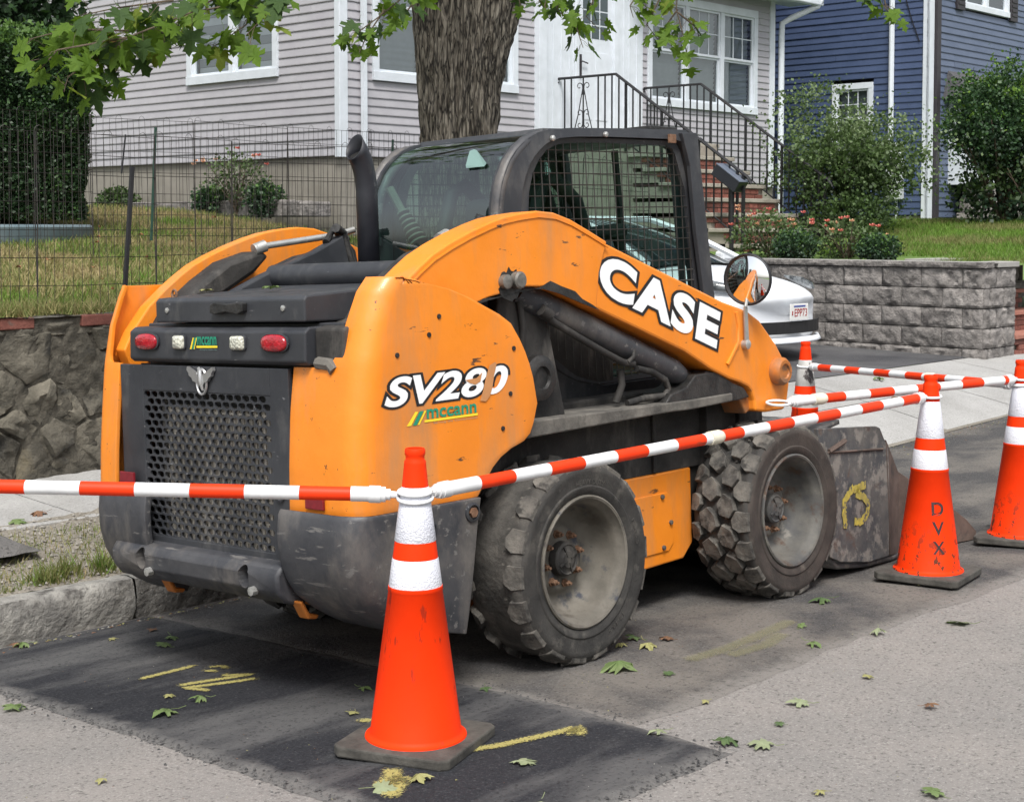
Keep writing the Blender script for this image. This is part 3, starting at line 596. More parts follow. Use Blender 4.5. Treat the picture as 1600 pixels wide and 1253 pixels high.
def railing(a, lab):
    r = root('stair_railing', lab, 'railing', (a, 8.6, 1.3), 'iron railings of the front stairs')
    zt = 3.625; m = MB(); m.tube([(a, 10.28, zt - .06), (a, 10.28, zt), (a, 9.27, zt), (a, 7.18, 2.22), (a, 7.12, 2.13)], .020, 6); m.build('handrail', IRON, r)
    m = MB(); m.tube([(a, 10.26, 2.86), (a, 9.27, 2.86), (a, 7.35, 1.50)], .011, 5); m.build('bottom_rail', IRON, r)
    def top(b): return zt if b > 9.27 else zt - (9.27 - b) * .6718
    def bot(b): return 2.86 if b > 9.27 else 2.86 - (9.27 - b) * .708
    b = 10.16; k = 0
    while b > 7.3:
        if not (9.62 < b < 10.02): m = MB(); th = .014 if k % 5 == 4 else .008; z0 = bot(b) - (.14 if k % 5 == 4 else 0); m.box(a - th, a + th, b - th, b + th, z0, top(b)); m.build('baluster', IRON, r)
        b -= .118; k += 1
    m = MB(); c = 9.83
    m.tube([(a, c, 2.86), (a, c, zt)], .011, 5)
    for s in (-1, 1):
        m.tube([(a, c + s * .17, 2.87), (a, c + s * .09, 3.12), (a, c + s * .01, 3.47)], .007, 4)
        for (zc, r0, up) in ((3.50, .055, 1), (3.14, .05, 1), (2.98, .05, -1)):
            pth = [(a, c + s * (.012 + r0 - r0 * (1 - t * .09) * cos(t * .75)), zc + up * r0 * (1 - t * .09) * sin(t * .75)) for t in range(0, 8)]
            m.tube([(a, c + s * .008, zc - up * .12)] + pth, .007, 4)
    m.build('scroll_work', IRON, r)
    B(a - .018, a + .018, 7.22, 7.256, 1.22, 2.26).build('newel_post', IRON, r)
    return r
railing(SA0 + .02, 'left hand black iron railing, the one nearer the driveway'); railing(SA1 - .05, 'right hand black iron railing running in front of the triple window')
mbx = root('mailbox', 'tilted black metal mailbox at the foot of the left stair railing', 'mailbox', (11.87, 7.4, 2.0))
m = MB(); m.xf = lambda p: Vector((11.84, 7.42, 2.2)) + Matrix.Rotation(radians(34), 3, 'X') @ Vector((p.x, -p.y, p.z)) ; m.box(-.10, .10, -.21, .21, -.07, .08)
mbb = m.build('box_body', mat('mailbox_black', (.02, .022, .028), rough=.35), mbx, bevel=.008)
m = MB(); m.xf = lambda p: Vector((11.84, 7.42, 2.2)) + Matrix.Rotation(radians(34), 3, 'X') @ Vector((p.x, -p.y, p.z)); m.box(-.108, .108, -.215, .215, .083, .095); m.build('lid', mat('mailbox_lid_grey', (.12, .14, .18), rough=.3), mbx, bevel=.003)
m = MB(); m.tube([(11.84, 7.38, 1.2), (11.84, 7.38, 2.13)], .03, 8); m.build('post', IRON, mbx)
# blue house
BA, BB = 18.8, 8.375
h2 = root('blue_house', 'dark blue clapboard house with white and black corner trim at right', 'house', (BA, BB, 1.7))
B(BA + .17, 32, BB + .17, 20, 1.3, 9).build('house_body', DARK, h2); B(BA + .03, 32, BB + .03, 20, 1.2, 1.78).build('foundation', FOUND, h2)
sd2 = wallmap('side', BA); fr2 = wallmap('front', BB)
clad(h2, sd2, BB + .06, 13.2, 1.80, 7.2, .108, SID_B, [(9.33, 10.10, 2.6, 3.98)])
clad(h2, fr2, BA + .32, 24.5, 1.76, 7.2, .108, SID_G, [(20.03, 21.72, 5.24, 7.0)])
fbar('corner_board', BA - .035, BA + .16, 1.72, 7.2, 0, .04, fr2, TRIM, h2); fbar('corner_board', BB - .04, BB + .06, 1.72, 7.2, 0, .035, sd2, TRIM, h2)
fbar('downspout', BA + .17, BA + .30, 1.5, 7.2, 0, .09, fr2, DTRIM, h2)
m = MB(); m.tube([(BA - .06, 8.98, 2.95), (BA - .06, 8.98, 7.2)], .045, 8); m.build('conduit', TRIM, h2)
B(BA - .14, BA - .005, 8.75, 9.02, 2.05, 2.98).build('meter_box', mat('meter_grey', (.50, .53, .53), rough=.5), h2, bevel=.01)
m = MB(); m.tube([(BA - .06, 8.86, 1.6), (BA - .06, 8.86, 2.05)], .02, 6); m.build('conduit', TRIM, h2)
m = MB(); m.tube([(BA - .03, 8.75, 5.3), (BA - .03, 8.62, 4.9), (BA - .03, 8.5, 4.6)], .008, 4); m.build('cable', IRON, h2)
window(h2, sd2, 9.33, 10.10, 2.6, 3.98, 1, (3, 2), False, trim=.08, rail=.6)
window(h2, fr2, 20.03, 21.72, 5.30, 7.0, 2, (2, 2), False, trim=.07, rail=.2, blind=DARK)
for u in (19.72, 21.74):
    m = MB(); m.xf = fr2; bar(m, u, u + .28, 5.20, 7.0, 0, .06)
    for k in range(12): bar(m, u + .04, u + .24, 5.28 + k * .08, 5.33 + k * .08, .06, .072)
    m.build('shutter', DTRIM, h2, bevel=.01)
# bay window with shingled roof
bb = root('bay_window', None, None, (21, 8, 1.7)) if False else None
m = MB(); m.add([(19.5, BB, 4.16), (19.5, BB - .5, 3.86 - .12), (23.6, BB - .5, 3.74), (23.6, BB, 4.16), (19.35, BB, 3.7), (19.35, BB - .62, 3.66), (23.6, BB - .62, 3.66)], [(0, 1, 2, 3), (0, 4, 5, 1), (1, 5, 6, 2)])
m.build('bay_roof', SHING, h2, solid=.04)
B(19.55, 23.5, BB - .45, BB, 2.3, 3.68).build('bay_wall', TRIM, h2)
for k in range(4): B(19.70 + k * .95, 20.45 + k * .95, BB - .46, BB - .452, 2.5, 3.5).build('bay_pane', mat('bay_glass', (.06, .08, .10), rough=.1) if k == 0 else bpy.data.materials['bay_glass'], h2)
for k in range(12):
    for r in range(3): B(19.5 + k * .34 + r * .1, 19.82 + k * .34 + r * .1, BB - .42, BB - .2, 1.62 + r * .22, 1.83 + r * .22).build('bay_base_block', BLOCK, h2, bevel=.01)
# ---------------------------------------------------------------- vegetation
def leafmat(n, c1, c2, tr=.35, rough=.55): return mat(n, c1, c2, scale=1.5, rough=rough, trans=tr, rnd=0)
YEW = [leafmat('hedge_leaf_dark', (.012, .034, .012), (.022, .055, .016), .15), leafmat('hedge_leaf_mid', (.028, .075, .018), (.045, .10, .02), .2), leafmat('hedge_leaf_tip', (.06, .13, .018), (.09, .17, .03), .3)]
SHR = [leafmat('shrub_leaf_dark', (.03, .055, .018), (.045, .08, .022)), leafmat('shrub_leaf_mid', (.065, .115, .032), (.09, .15, .04)), leafmat('shrub_leaf_pale', (.13, .19, .08), (.18, .24, .11))]
BOX = [leafmat('boxwood_dark', (.012, .035, .016), (.02, .05, .02), .15), leafmat('boxwood_mid', (.025, .065, .022), (.04, .085, .03), .2), leafmat('boxwood_tip', (.08, .16, .03), (.1, .2, .04), .3)]
BARKT = mat('twig_bark', (.07, .05, .035), (.13, .10, .07), scale=20, rough=.9, bump=.5)
PINK = mat('pink_rose', (.75, .16, .14), (.80, .28, .22), scale=8, rough=.6, trans=.3); PEACH = mat('peach_rose', (.80, .42, .25), (.80, .50, .32), scale=8, rough=.6, trans=.3)
def foliage(name, parent, n, inside, mats, size=(.02, .04), lighttop=None, asp=.45, shell=.6):
    """n leaf quads spread over the volume given by inside() -> (point, outward dir, brightness 0..1)"""
    vs = []; fs = []; mi = []
    for i in range(n):
        p, d, k = inside()
        s = random.uniform(*size); t = Vector((random.gauss(0, 1), random.gauss(0, 1), random.gauss(0, 1))).normalized()
        a = (t + d * .8).normalized(); b = a.cross(Vector((random.gauss(0, 1), random.gauss(0, 1), random.gauss(0, 1)))).normalized()
        q = len(vs); vs += [p, p + a * s * .5 + b * s * asp, p + a * s, p + a * s * .5 - b * s * asp]; fs += [(q, q + 1, q + 2, q + 3)]
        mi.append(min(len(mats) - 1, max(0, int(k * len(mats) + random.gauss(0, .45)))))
    m = MB(); m.v = [tuple(x) for x in vs]; m.f = fs; m.mi = mi
    return m.build(name, mats, parent, fix=False)
def blob(c, r, lump=.18, fr=2.2, power=2.0, seed=0, gaps=.0, topk=1.0):
    c = Vector(c); r = Vector(r)
    def f():
        while 1:
            d = Vector((random.gauss(0, 1), random.gauss(0, 1), random.gauss(0, 1))).normalized()
            if power != 2: e = (abs(d.x) ** power + abs(d.y) ** power + abs(d.z) ** power) ** (-1 / power); dd = d * e
            else: dd = d
            k = 1 + lump * fbm(dd.x * fr + seed, dd.y * fr, dd.z * fr) + lump * .5 * fbm(dd.x * fr * 3 + seed, dd.y * fr * 3, dd.z * fr * 3)
            q = random.random() ** .35
            p = Vector((dd.x * r.x, dd.y * r.y, dd.z * r.z)) * k * q
            if random.random() < .06: p *= random.uniform(1.03, 1.28)
            g = fbm(p.x * 3.1 / max(r) + seed, p.y * 3.1 / max(r), p.z * 3.1 / max(r) + 9)
            if gaps and g < -.5 + gaps: continue
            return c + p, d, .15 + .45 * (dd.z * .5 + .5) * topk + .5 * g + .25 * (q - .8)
    return f
def stems(parent, base, n, h, spread, r=.012, name='stems', curve=.3, seg=5):
    m = MB(); base = Vector(base)
    for i in range(n):
        t = random.uniform(0, 2 * pi); sp_ = random.uniform(.2, 1) * spread; hh = h * random.uniform(.6, 1); p = []
        for k in range(seg):
            q = k / (seg - 1); p.append(base + Vector((cos(t) * sp_ * q ** 1.3 + random.gauss(0, .012), sin(t) * sp_ * q ** 1.3 + random.gauss(0, .012), hh * q)))
        m.tube(p, [r * (1 - .7 * k / (seg - 1)) for k in range(seg)], 5)
    return m.build(name, BARKT, parent)
def shrub(name, lab, c, r, n, mats, size, h0, group=None, cat='shrub', st=8, **kw):
    t = root(name, lab, cat, (c[0], c[1], h0), group); foliage('foliage', t, n, blob(c, r, **kw), mats, size)
    if st: stems(t, (c[0], c[1], h0 - .05), st, c[2] - h0 + r[2] * .4, r[0] * .7)
    return t
# big clipped hedge left, standing in a planter ring
hg = root('clipped_hedge', 'tall dark green clipped yew bush standing in a blue grey planter ring at left', 'hedge', (1.75, 8.6, 1.6))
def hedgebox():
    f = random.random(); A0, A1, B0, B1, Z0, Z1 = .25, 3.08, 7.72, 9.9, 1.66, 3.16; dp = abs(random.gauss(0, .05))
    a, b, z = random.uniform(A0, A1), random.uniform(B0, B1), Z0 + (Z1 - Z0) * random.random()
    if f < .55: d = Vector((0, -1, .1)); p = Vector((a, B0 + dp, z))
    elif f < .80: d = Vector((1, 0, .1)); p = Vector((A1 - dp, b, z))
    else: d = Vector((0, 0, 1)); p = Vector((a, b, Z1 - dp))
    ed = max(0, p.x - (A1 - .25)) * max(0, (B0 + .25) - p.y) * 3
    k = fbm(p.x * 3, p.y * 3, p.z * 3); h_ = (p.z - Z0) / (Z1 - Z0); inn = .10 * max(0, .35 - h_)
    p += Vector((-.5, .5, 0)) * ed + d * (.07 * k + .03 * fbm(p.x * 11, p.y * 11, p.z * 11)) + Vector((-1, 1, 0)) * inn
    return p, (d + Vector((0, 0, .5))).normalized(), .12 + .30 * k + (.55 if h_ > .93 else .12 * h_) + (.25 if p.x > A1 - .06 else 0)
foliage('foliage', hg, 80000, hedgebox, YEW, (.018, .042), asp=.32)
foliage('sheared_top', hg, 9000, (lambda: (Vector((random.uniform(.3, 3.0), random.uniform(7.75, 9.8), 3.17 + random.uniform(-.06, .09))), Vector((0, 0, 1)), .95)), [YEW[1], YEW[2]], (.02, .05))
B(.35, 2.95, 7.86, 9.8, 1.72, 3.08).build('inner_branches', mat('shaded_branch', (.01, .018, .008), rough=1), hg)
stems(hg, (1.8, 8.6, 1.5), 10, .5, .5, .04)
pr = root('planter_ring', 'low blue grey planter ring around the clipped hedge', 'planter', (1.6, 8.4, 1.5))
m = MB(); m.lathe([(1.33, 1.38), (1.36, 1.60), (1.33, 1.62), (1.29, 1.60), (1.27, 1.48), (.05, 1.5)], 56, (1.85, 8.5, 0)); m.build('ring_wall', mat('ring_plastic', (.09, .13, .15), (.14, .18, .20), rough=.6), pr, smooth=50)
m = MB(); m.lathe([(1.28, 1.50), (.6, 1.57), (.02, 1.58)], 40, (1.85, 8.5, 0)); m.build('ring_soil', mat('dark_soil', (.015, .012, .01), (.04, .03, .022), scale=20, rough=1, bump=1), pr, smooth=180)
# conifer behind
cf = root('dark_conifer', 'dark conifer crown rising behind the clipped hedge at top left', 'tree', (3.95, 11.2, 1.8))
m = MB(); m.tube([(3.95, 11.2, 1.6), (3.95, 11.2, 7)], [.2, .05], 8); m.build('trunk', BARKT, cf)
def conif():
    z = random.uniform(3.0, 7.2); R = .78 * (9.5 - z) / 5; t = random.uniform(0, 2 * pi); q = random.random() ** .4
    k = 1 + .25 * fbm(cos(t) * 3, sin(t) * 3, z * 2); d = Vector((cos(t), sin(t), -.3))
    return Vector((3.95 + R * q * k * cos(t), 11.2 + R * q * k * sin(t), z)), d, .3 + .6 * fbm(cos(t) * 4, sin(t) * 4, z * 3)
foliage('crown', cf, 26000, conif, [YEW[0], YEW[0], YEW[1]], (.06, .12), asp=.3)
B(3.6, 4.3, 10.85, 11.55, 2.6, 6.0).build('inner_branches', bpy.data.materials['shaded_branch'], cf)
# foundation planting left
shrub('small_shrub', 'small round green shrub beside the foundation next to the clipped hedge', (7.6, 14.45, 1.93), (.26, .30, .20), 1800, SHR[:2], (.03, .06), 1.78, lump=.25)
shrub('small_shrub', 'dark green shrub at the left foot of the pink rose bush', (7.6, 12.38, 1.93), (.22, .24, .19), 1500, BOX, (.03, .055), 1.78, lump=.25)
shrub('small_shrub', 'green shrub at the right foot of the pink rose bush below the foundation', (7.6, 11.28, 1.94), (.22, .26, .20), 1500, BOX, (.03, .055), 1.78, lump=.25)
shrub('twiggy_shrub', 'bare brown twiggy shrub between hedge and foundation', (6.4, 14.0, 2.1), (.35, .3, .35), 500, [SHR[0]], (.02, .04), 1.72, st=40)
def roses(parent, pts, r=.035, mats=None):
    for (p, k) in pts:
        m = MB(); p = Vector(p)
        for j in range(9):
            t = j * 2.4; rr = r * (.35 + .08 * j); u = Vector((cos(t), sin(t), .5)).normalized()
            s = u.cross(Vector((0, 0, 1))).normalized() * r * .5; m.add([p + u * rr * .2, p + u * rr + s, p + u * rr * 1.15 + Vector((0, 0, r * .5)), p + u * rr - s], [(0, 1, 2, 3)])
        m.build('flower', [PINK, PEACH][k], parent, fix=False)
def rosebush(lab, c, r, n, pts, h0, st=22):
    t = root('rose_bush', lab, 'rose bush', (c[0], c[1], h0), 'rose bushes in the front gardens'); foliage('foliage', t, n, blob(c, r, .3, 2.5, gaps=.25), SHR, (.025, .05)); stems(t, (c[0], c[1], h0 - .03), st, c[2] + r[2] - h0, r[1] * .9, .009)
    roses(t, pts); return t
rr = random.Random(3)
rosebush('rose bush with pink blooms in front of the beige foundation wall', (7.6, 11.85, 2.20), (.28, .52, .34), 900, [((7.5 + rr.uniform(-.1, .1), 11.8 + y * .9, z), k) for (y, z, k) in [(.75, 2.42, 1), (.68, 2.44, 1), (.62, 2.41, 1), (.4, 2.43, 1), (-.45, 2.46, 0), (-.6, 2.44, 1), (-.72, 2.45, 0), (-.66, 2.35, 0), (-.2, 2.55, 0), (.8, 2.38, 1)]], 1.78)
eg = root('stone_edging', 'low grey stone edging along the foundation of the mauve house', 'edging', (7.6, 12.3, 1.8))
for k in range(13): B(7.60, 7.85, 10.35 + k * .32, 10.655 + k * .32, 1.72, 1.90 + .015 * (k % 3)).build('edging_stone', BLOCK, eg, bevel=.02)
# right front garden
rosebush('rose bush nearest the car with peach and pink blooms before the brick stairs', (11.3, 6.45, 1.50), (.35, .52, .30), 1700, [((11.2 + rr.uniform(-.15, .15), y, z), k) for (y, z, k) in [(6.95, 1.80, 1), (6.85, 1.84, 1), (6.75, 1.72, 1), (6.62, 1.74, 0), (6.98, 1.62, 0), (6.35, 1.80, 0), (6.3, 1.66, 1), (6.2, 1.68, 1), (6.1, 1.67, 1), (6.12, 1.62, 1), (6.45, 1.66, 1), (6.5, 1.63, 1), (6.0, 1.76, 0)]], 1.22)
rosebush('rose bush between the two round boxwoods with coral pink blooms', (11.4, 5.50, 1.44), (.34, .40, .26), 1100, [((11.2 + rr.uniform(-.15, .15), y, z), k) for (y, z, k) in [(5.85, 1.64, 0), (5.8, 1.67, 0), (5.75, 1.63, 0), (5.70, 1.66, 0), (5.45, 1.69, 0), (5.42, 1.70, 0), (5.05, 1.60, 0), (5.1, 1.61, 0), (5.6, 1.64, 1), (5.3, 1.66, 1), (5.72, 1.60, 0), (5.45, 1.55, 0), (5.65, 1.52, 0), (4.95, 1.50, 1), (5.5, 1.56, 1)]], 1.20, 34)
shrub('round_boxwood', 'round dark boxwood in front of the brick stairs, left one above the block wall', (10.75, 5.77, 1.39), (.24, .26, .19), 3200, BOX, (.02, .04), 1.2, 'round boxwoods on the block wall', lump=.12)
shrub('round_boxwood', 'round dark boxwood standing against the bright lawn, right one above the block wall', (10.75, 4.73, 1.37), (.22, .24, .165), 2800, BOX, (.02, .04), 1.2, 'round boxwoods on the block wall', lump=.15)
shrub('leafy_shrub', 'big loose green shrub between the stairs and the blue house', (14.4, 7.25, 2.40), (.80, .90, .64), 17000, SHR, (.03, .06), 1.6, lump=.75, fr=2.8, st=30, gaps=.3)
t = bpy.data.objects['leafy_shrub']
def arching():
    k = random.choice([(8.0, 3.1, .28, .22), (7.9, 3.4, .12, .15), (8.1, 3.3, .10, .2), (6.6, 2.95, .42, .14), (6.3, 2.7, .32, .2), (7.2, 3.05, .6, .15), (7.55, 3.5, .06, .12), (6.15, 2.35, .2, .3)])
    p = Vector((14.4 + random.gauss(0, .3), k[0] + random.gauss(0, k[2]), k[1] + random.gauss(0, k[3] * .6))); return p, Vector((0, 0, 1)), random.uniform(.4, 1)
foliage('arching_sprays', t, 1500, arching, SHR, (.03, .06))
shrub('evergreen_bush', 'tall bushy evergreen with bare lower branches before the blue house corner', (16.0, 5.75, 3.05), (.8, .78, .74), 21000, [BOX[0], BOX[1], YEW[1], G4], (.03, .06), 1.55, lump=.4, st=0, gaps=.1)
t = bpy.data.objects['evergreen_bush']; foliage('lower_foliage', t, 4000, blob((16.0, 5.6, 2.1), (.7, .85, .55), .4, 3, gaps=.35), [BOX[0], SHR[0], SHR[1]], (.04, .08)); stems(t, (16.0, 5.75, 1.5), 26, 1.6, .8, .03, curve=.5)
stems(t, (16.0, 5.2, 1.5), 20, 1.0, .8, .022)
shrub('low_hedge', 'low green shrub growing beside the bottom of the brick stairs', (13.9, 6.9, 1.75), (.4, .6, .3), 2600, SHR[:2], (.03, .06), 1.4)
# ---------------------------------------------------------------- maple tree
def bark_mat():
    m = bpy.data.materials.new('maple_bark'); m.use_nodes = True; N = m.node_tree.nodes; Lk = m.node_tree.links; p = N['Principled BSDF']
    tc = N.new('ShaderNodeTexCoord'); mp = N.new('ShaderNodeMapping'); mp.inputs['Scale'].default_value = (1, 1, .17); Lk.new(tc.outputs['Object'], mp.inputs[0])
    n = N.new('ShaderNodeTexNoise'); n.inputs['Scale'].default_value = 34; n.inputs['Detail'].default_value = 8; n.inputs['Distortion'].default_value = 1.6; Lk.new(mp.outputs[0], n.inputs[0])
    v = N.new('ShaderNodeTexVoronoi'); v.feature = 'DISTANCE_TO_EDGE'; v.inputs['Scale'].default_value = 24; dn = N.new('ShaderNodeTexNoise'); dn.inputs['Scale'].default_value = 9; dn.inputs['Detail'].default_value = 4; Lk.new(mp.outputs[0], dn.inputs[0]); dv = N.new('ShaderNodeVectorMath'); dv.operation = 'MULTIPLY_ADD'; dv.inputs[1].default_value = (.16, .16, .16); Lk.new(dn.outputs['Color'], dv.inputs[0]); Lk.new(mp.outputs[0], dv.inputs[2]); Lk.new(dv.outputs[0], v.inputs[0])
    c = ramp(N, Lk, n.outputs[0], [(.3, (.042, .035, .027)), (.46, (.115, .10, .080)), (.62, (.25, .225, .185))])
    k = ramp(N, Lk, v.outputs[0], [(.01, (0, 0, 0)), (.13, (1, 1, 1))]); mx = N.new('ShaderNodeMix'); mx.data_type = 'RGBA'; Lk.new(k, mx.inputs[0]); mx.inputs[6].default_value = (.012, .010, .008, 1); Lk.new(c, mx.inputs[7])
    Lk.new(mx.outputs[2], p.inputs['Base Color']); p.inputs['Roughness'].default_value = .95
    b = N.new('ShaderNodeBump'); b.inputs['Strength'].default_value = .7; b.inputs['Distance'].default_value = .02; Lk.new(n.outputs[0], b.inputs['Height']); Lk.new(b.outputs[0], p.inputs['Normal']); return m
BARK = bark_mat()
TX, TY = -.41, 12.0
mp_ = root('maple_tree', 'maple tree with a thick furrowed trunk behind the machine and leafy twigs hanging into view', 'tree', (TX, TY, 1.2), frame=WORLD)
m = MB()
def trunk(u, v):
    z = 1.0 + 4.2 * v; t = 2 * pi * u
    r = .295 + .10 * max(0, (1.7 - z)) + .045 * max(0, z - 2.7) ** 1.2 + .02 * sin(z * 2.2)
    cx = TX + .035 * max(0, z - 2.5); e = 1 + .10 * max(0, z - 2.6) * abs(cos(t))
    rg = noise.noise(Vector((cos(t) * 7 + .25 * z, sin(t) * 7, z * .75))); rg2 = noise.noise(Vector((cos(t) * 19, sin(t) * 19, z * 3.2 + 4)))
    d = .022 * (1 - abs(rg) * 3.2) + .020 * (1 - abs(rg2) * 3.4) + .02 * fbm(cos(t) * 1.5, sin(t) * 1.5, z * .8)
    if z > 2.75 and cos(t) > .1: d += .11 * (z - 2.75) * cos(t)
    return (cx + (r * e + d) * cos(t), TY + (r + d) * sin(t), z)
m.grid(trunk, 260, 190, closed=True); m.build('trunk', BARK, mp_, smooth=180)
m = MB()
m.tube([(TX + .25, TY, 3.5), (TX + .55, TY - .1, 4.6), (TX + 1.0, TY - .4, 6.2), (TX + 1.3, TY - 1, 8.5)], [.30, .23, .17, .07], 16)
m.tube([(TX - .1, TY, 4.0), (TX - .35, TY - .3, 5.0), (TX - .9, TY - 1.2, 6.3), (TX - 1.4, TY - 2, 8.5)], [.30, .24, .16, .06], 16)
m.tube([(TX - .3, TY - .4, 4.9), (-.9, 10, 4.2), (-1.3, 8.6, 3.7), (-1.5, 7.5, 3.0)], [.12, .07, .04, .015], 8)
m.tube([(TX - .2, TY - .4, 4.6), (-.45, 10.4, 3.9), (-.5, 9.3, 3.4), (-.5, 8.9, 3.0)], [.08, .05, .025, .012], 8)
m.tube([(TX + .5, TY - .3, 4.5), (.5, 10.8, 3.9), (.5, 9.8, 3.5), (.35, 9.4, 3.1)], [.1, .06, .025, .012], 8)
m.tube([(.5, 10.8, 3.9), (.9, 9.9, 3.7), (1.0, 9.3, 3.4), (.97, 9.05, 3.1)], [.05, .035, .02, .01], 8)
m.tube([(.9, 9.9, 3.7), (1.4, 9, 3.4), (1.83, 8.4, 2.95)], [.03, .02, .01], 8)
m.build('limbs', BARK, mp_, smooth=60)
TW = {'A': [[(-1.14, 7.45, 2.87), (-1.54, 7.45, 2.63), (-1.85, 7.45, 2.51), (-2.07, 7.45, 2.35), (-2.05, 7.45, 2.23)], [(-1.57, 7.6, 2.65), (-1.41, 7.6, 2.68), (-1.19, 7.6, 2.68)], [(-1.28, 7.75, 2.86), (-1.33, 7.75, 2.61), (-1.51, 7.75, 2.49)], [(-1.11, 7.45, 2.75), (-1.2, 7.45, 2.6), (-1.28, 7.45, 2.52)], [(-1.88, 7.6, 2.56), (-2.17, 7.6, 2.57), (-2.37, 7.6, 2.52)], [(-1.76, 7.75, 2.64), (-1.96, 7.75, 2.42), (-2.04, 7.75, 2.29)], [(-1.85, 7.45, 2.51), (-2.19, 7.45, 2.45), (-2.28, 7.45, 2.35)], [(-1.66, 7.6, 2.71), (-1.95, 7.6, 2.67), (-2.14, 7.6, 2.63)], [(-1.47, 7.75, 2.83), (-1.79, 7.75, 2.54), (-1.83, 7.75, 2.64)], [(-1.94, 7.45, 2.46), (-2.14, 7.45, 2.32), (-2.16, 7.45, 2.25)]],
      'B': [[(-0.51, 8.85, 3.0), (-0.73, 8.85, 2.82), (-0.88, 8.85, 2.71), (-0.99, 8.85, 2.75)], [(-0.74, 9.0, 2.86), (-0.85, 9.0, 2.7), (-0.89, 9.0, 2.6)], [(-0.57, 9.15, 2.94), (-0.68, 9.15, 2.79), (-0.76, 9.15, 2.75)]],
      'C': [[(0.35, 9.35, 3.12), (0.27, 9.35, 2.91), (0.39, 9.35, 2.8), (0.43, 9.35, 2.68)], [(0.24, 9.5, 3.11), (0.2, 9.5, 2.95), (0.24, 9.5, 2.87)], [(0.56, 9.65, 3.13), (0.46, 9.65, 2.91), (0.54, 9.65, 2.83)]],
      'D': [[(0.97, 9.05, 3.11), (0.96, 9.05, 2.87), (1.0, 9.05, 2.72), (1.03, 9.05, 2.57)], [(0.8, 9.2, 3.06), (0.7, 9.2, 2.91), (0.72, 9.2, 2.84)], [(1.0, 9.35, 2.91), (0.89, 9.35, 2.76), (0.88, 9.35, 2.73)], [(0.97, 9.05, 2.85), (1.08, 9.05, 2.76), (1.1, 9.05, 2.68)], [(0.91, 9.2, 3.02), (0.8, 9.2, 2.8), (0.89, 9.2, 2.68)]],
      'E': [[(1.83, 8.35, 2.92), (1.97, 8.35, 2.82), (2.05, 8.35, 2.74)], [(2.03, 8.5, 2.91), (2.05, 8.5, 2.81), (2.11, 8.5, 2.77)]], 'F': [[(0.02, 10.35, 3.2), (0.06, 10.35, 3.07)], [(0.13, 10.5, 3.22), (0.22, 10.5, 3.07)]]}
HALF = [(0, 0), (.18, -.1), (.42, -.12), (.36, .02), (.50, .10), (.34, .16), (.42, .26), (.66, .34), (.58, .42), (.64, .56), (.46, .52), (.22, .46), (.24, .62), (.32, .70), (.2, .76), (.14, .86), (0, 1.05)]
OUTL = HALF + [(-x, y) for (x, y) in reversed(HALF[1:-1])]
ML = [leafmat('maple_leaf_green', (.075, .15, .009), (.12, .21, .014), .5, .75), leafmat('maple_leaf_dark', (.025, .06, .008), (.042, .09, .012), .35, .75), leafmat('maple_leaf_yellow', (.15, .21, .02), (.20, .25, .03), .5, .75), leafmat('maple_leaf_brown', (.25, .11, .05), (.2, .08, .04), .3)]
def leafmesh(name, mtl, s, curl, seed, stem=True):
    r = random.Random(seed); m = MB(); ws = r.uniform(.68, 1.08); sk_ = r.uniform(-.18, .18); fold = r.uniform(.05, .3); tw = r.uniform(-.15, .15)
    def z(x, y): return fold * abs(x) * .6 - curl * (x * x + (y - .4) ** 2) * .5 + tw * x * y + .02 * sin(9 * x + seed)
    vs = [(0, .36, z(0, .36))] + [(x * ws * (1 + .14 * sin(seed + i * 2)) + sk_ * y, y * (1 + .07 * cos(seed * 3 + i)), z(x, y)) for i, (x, y) in enumerate(OUTL)]; n = len(OUTL)
    m.add([(x * s, y * s, q * s) for (x, y, q) in vs], [(0, i + 1, (i + 1) % n + 1) for i in range(n)])
    if stem: m.tube([(0, 0, 0), (r.uniform(-.05, .05) * s, -.35 * s, -.06 * s), (r.uniform(-.1, .1) * s, -.65 * s, .02 * s)], .008 * s + .0006, 4)
    return m.mesh(name, mtl, fix=False)
LM = [leafmesh('leaf', ML[[0, 0, 1, 0, 2, 1, 0, 3][i]], 1, [.5, .2, .7, -.2, .4, .1, .6, .9][i], i) for i in range(8)]
rl = random.Random(11); nleaf = 0; tm = MB(); extra = MB()
SZ = {'A': (.085, .128), 'B': (.07, .11), 'C': (.075, .11), 'D': (.075, .115), 'E': (.07, .09), 'F': (.07, .09)}
SP = {'A': .030, 'B': .032, 'C': .036, 'D': .040, 'E': .036, 'F': .05}
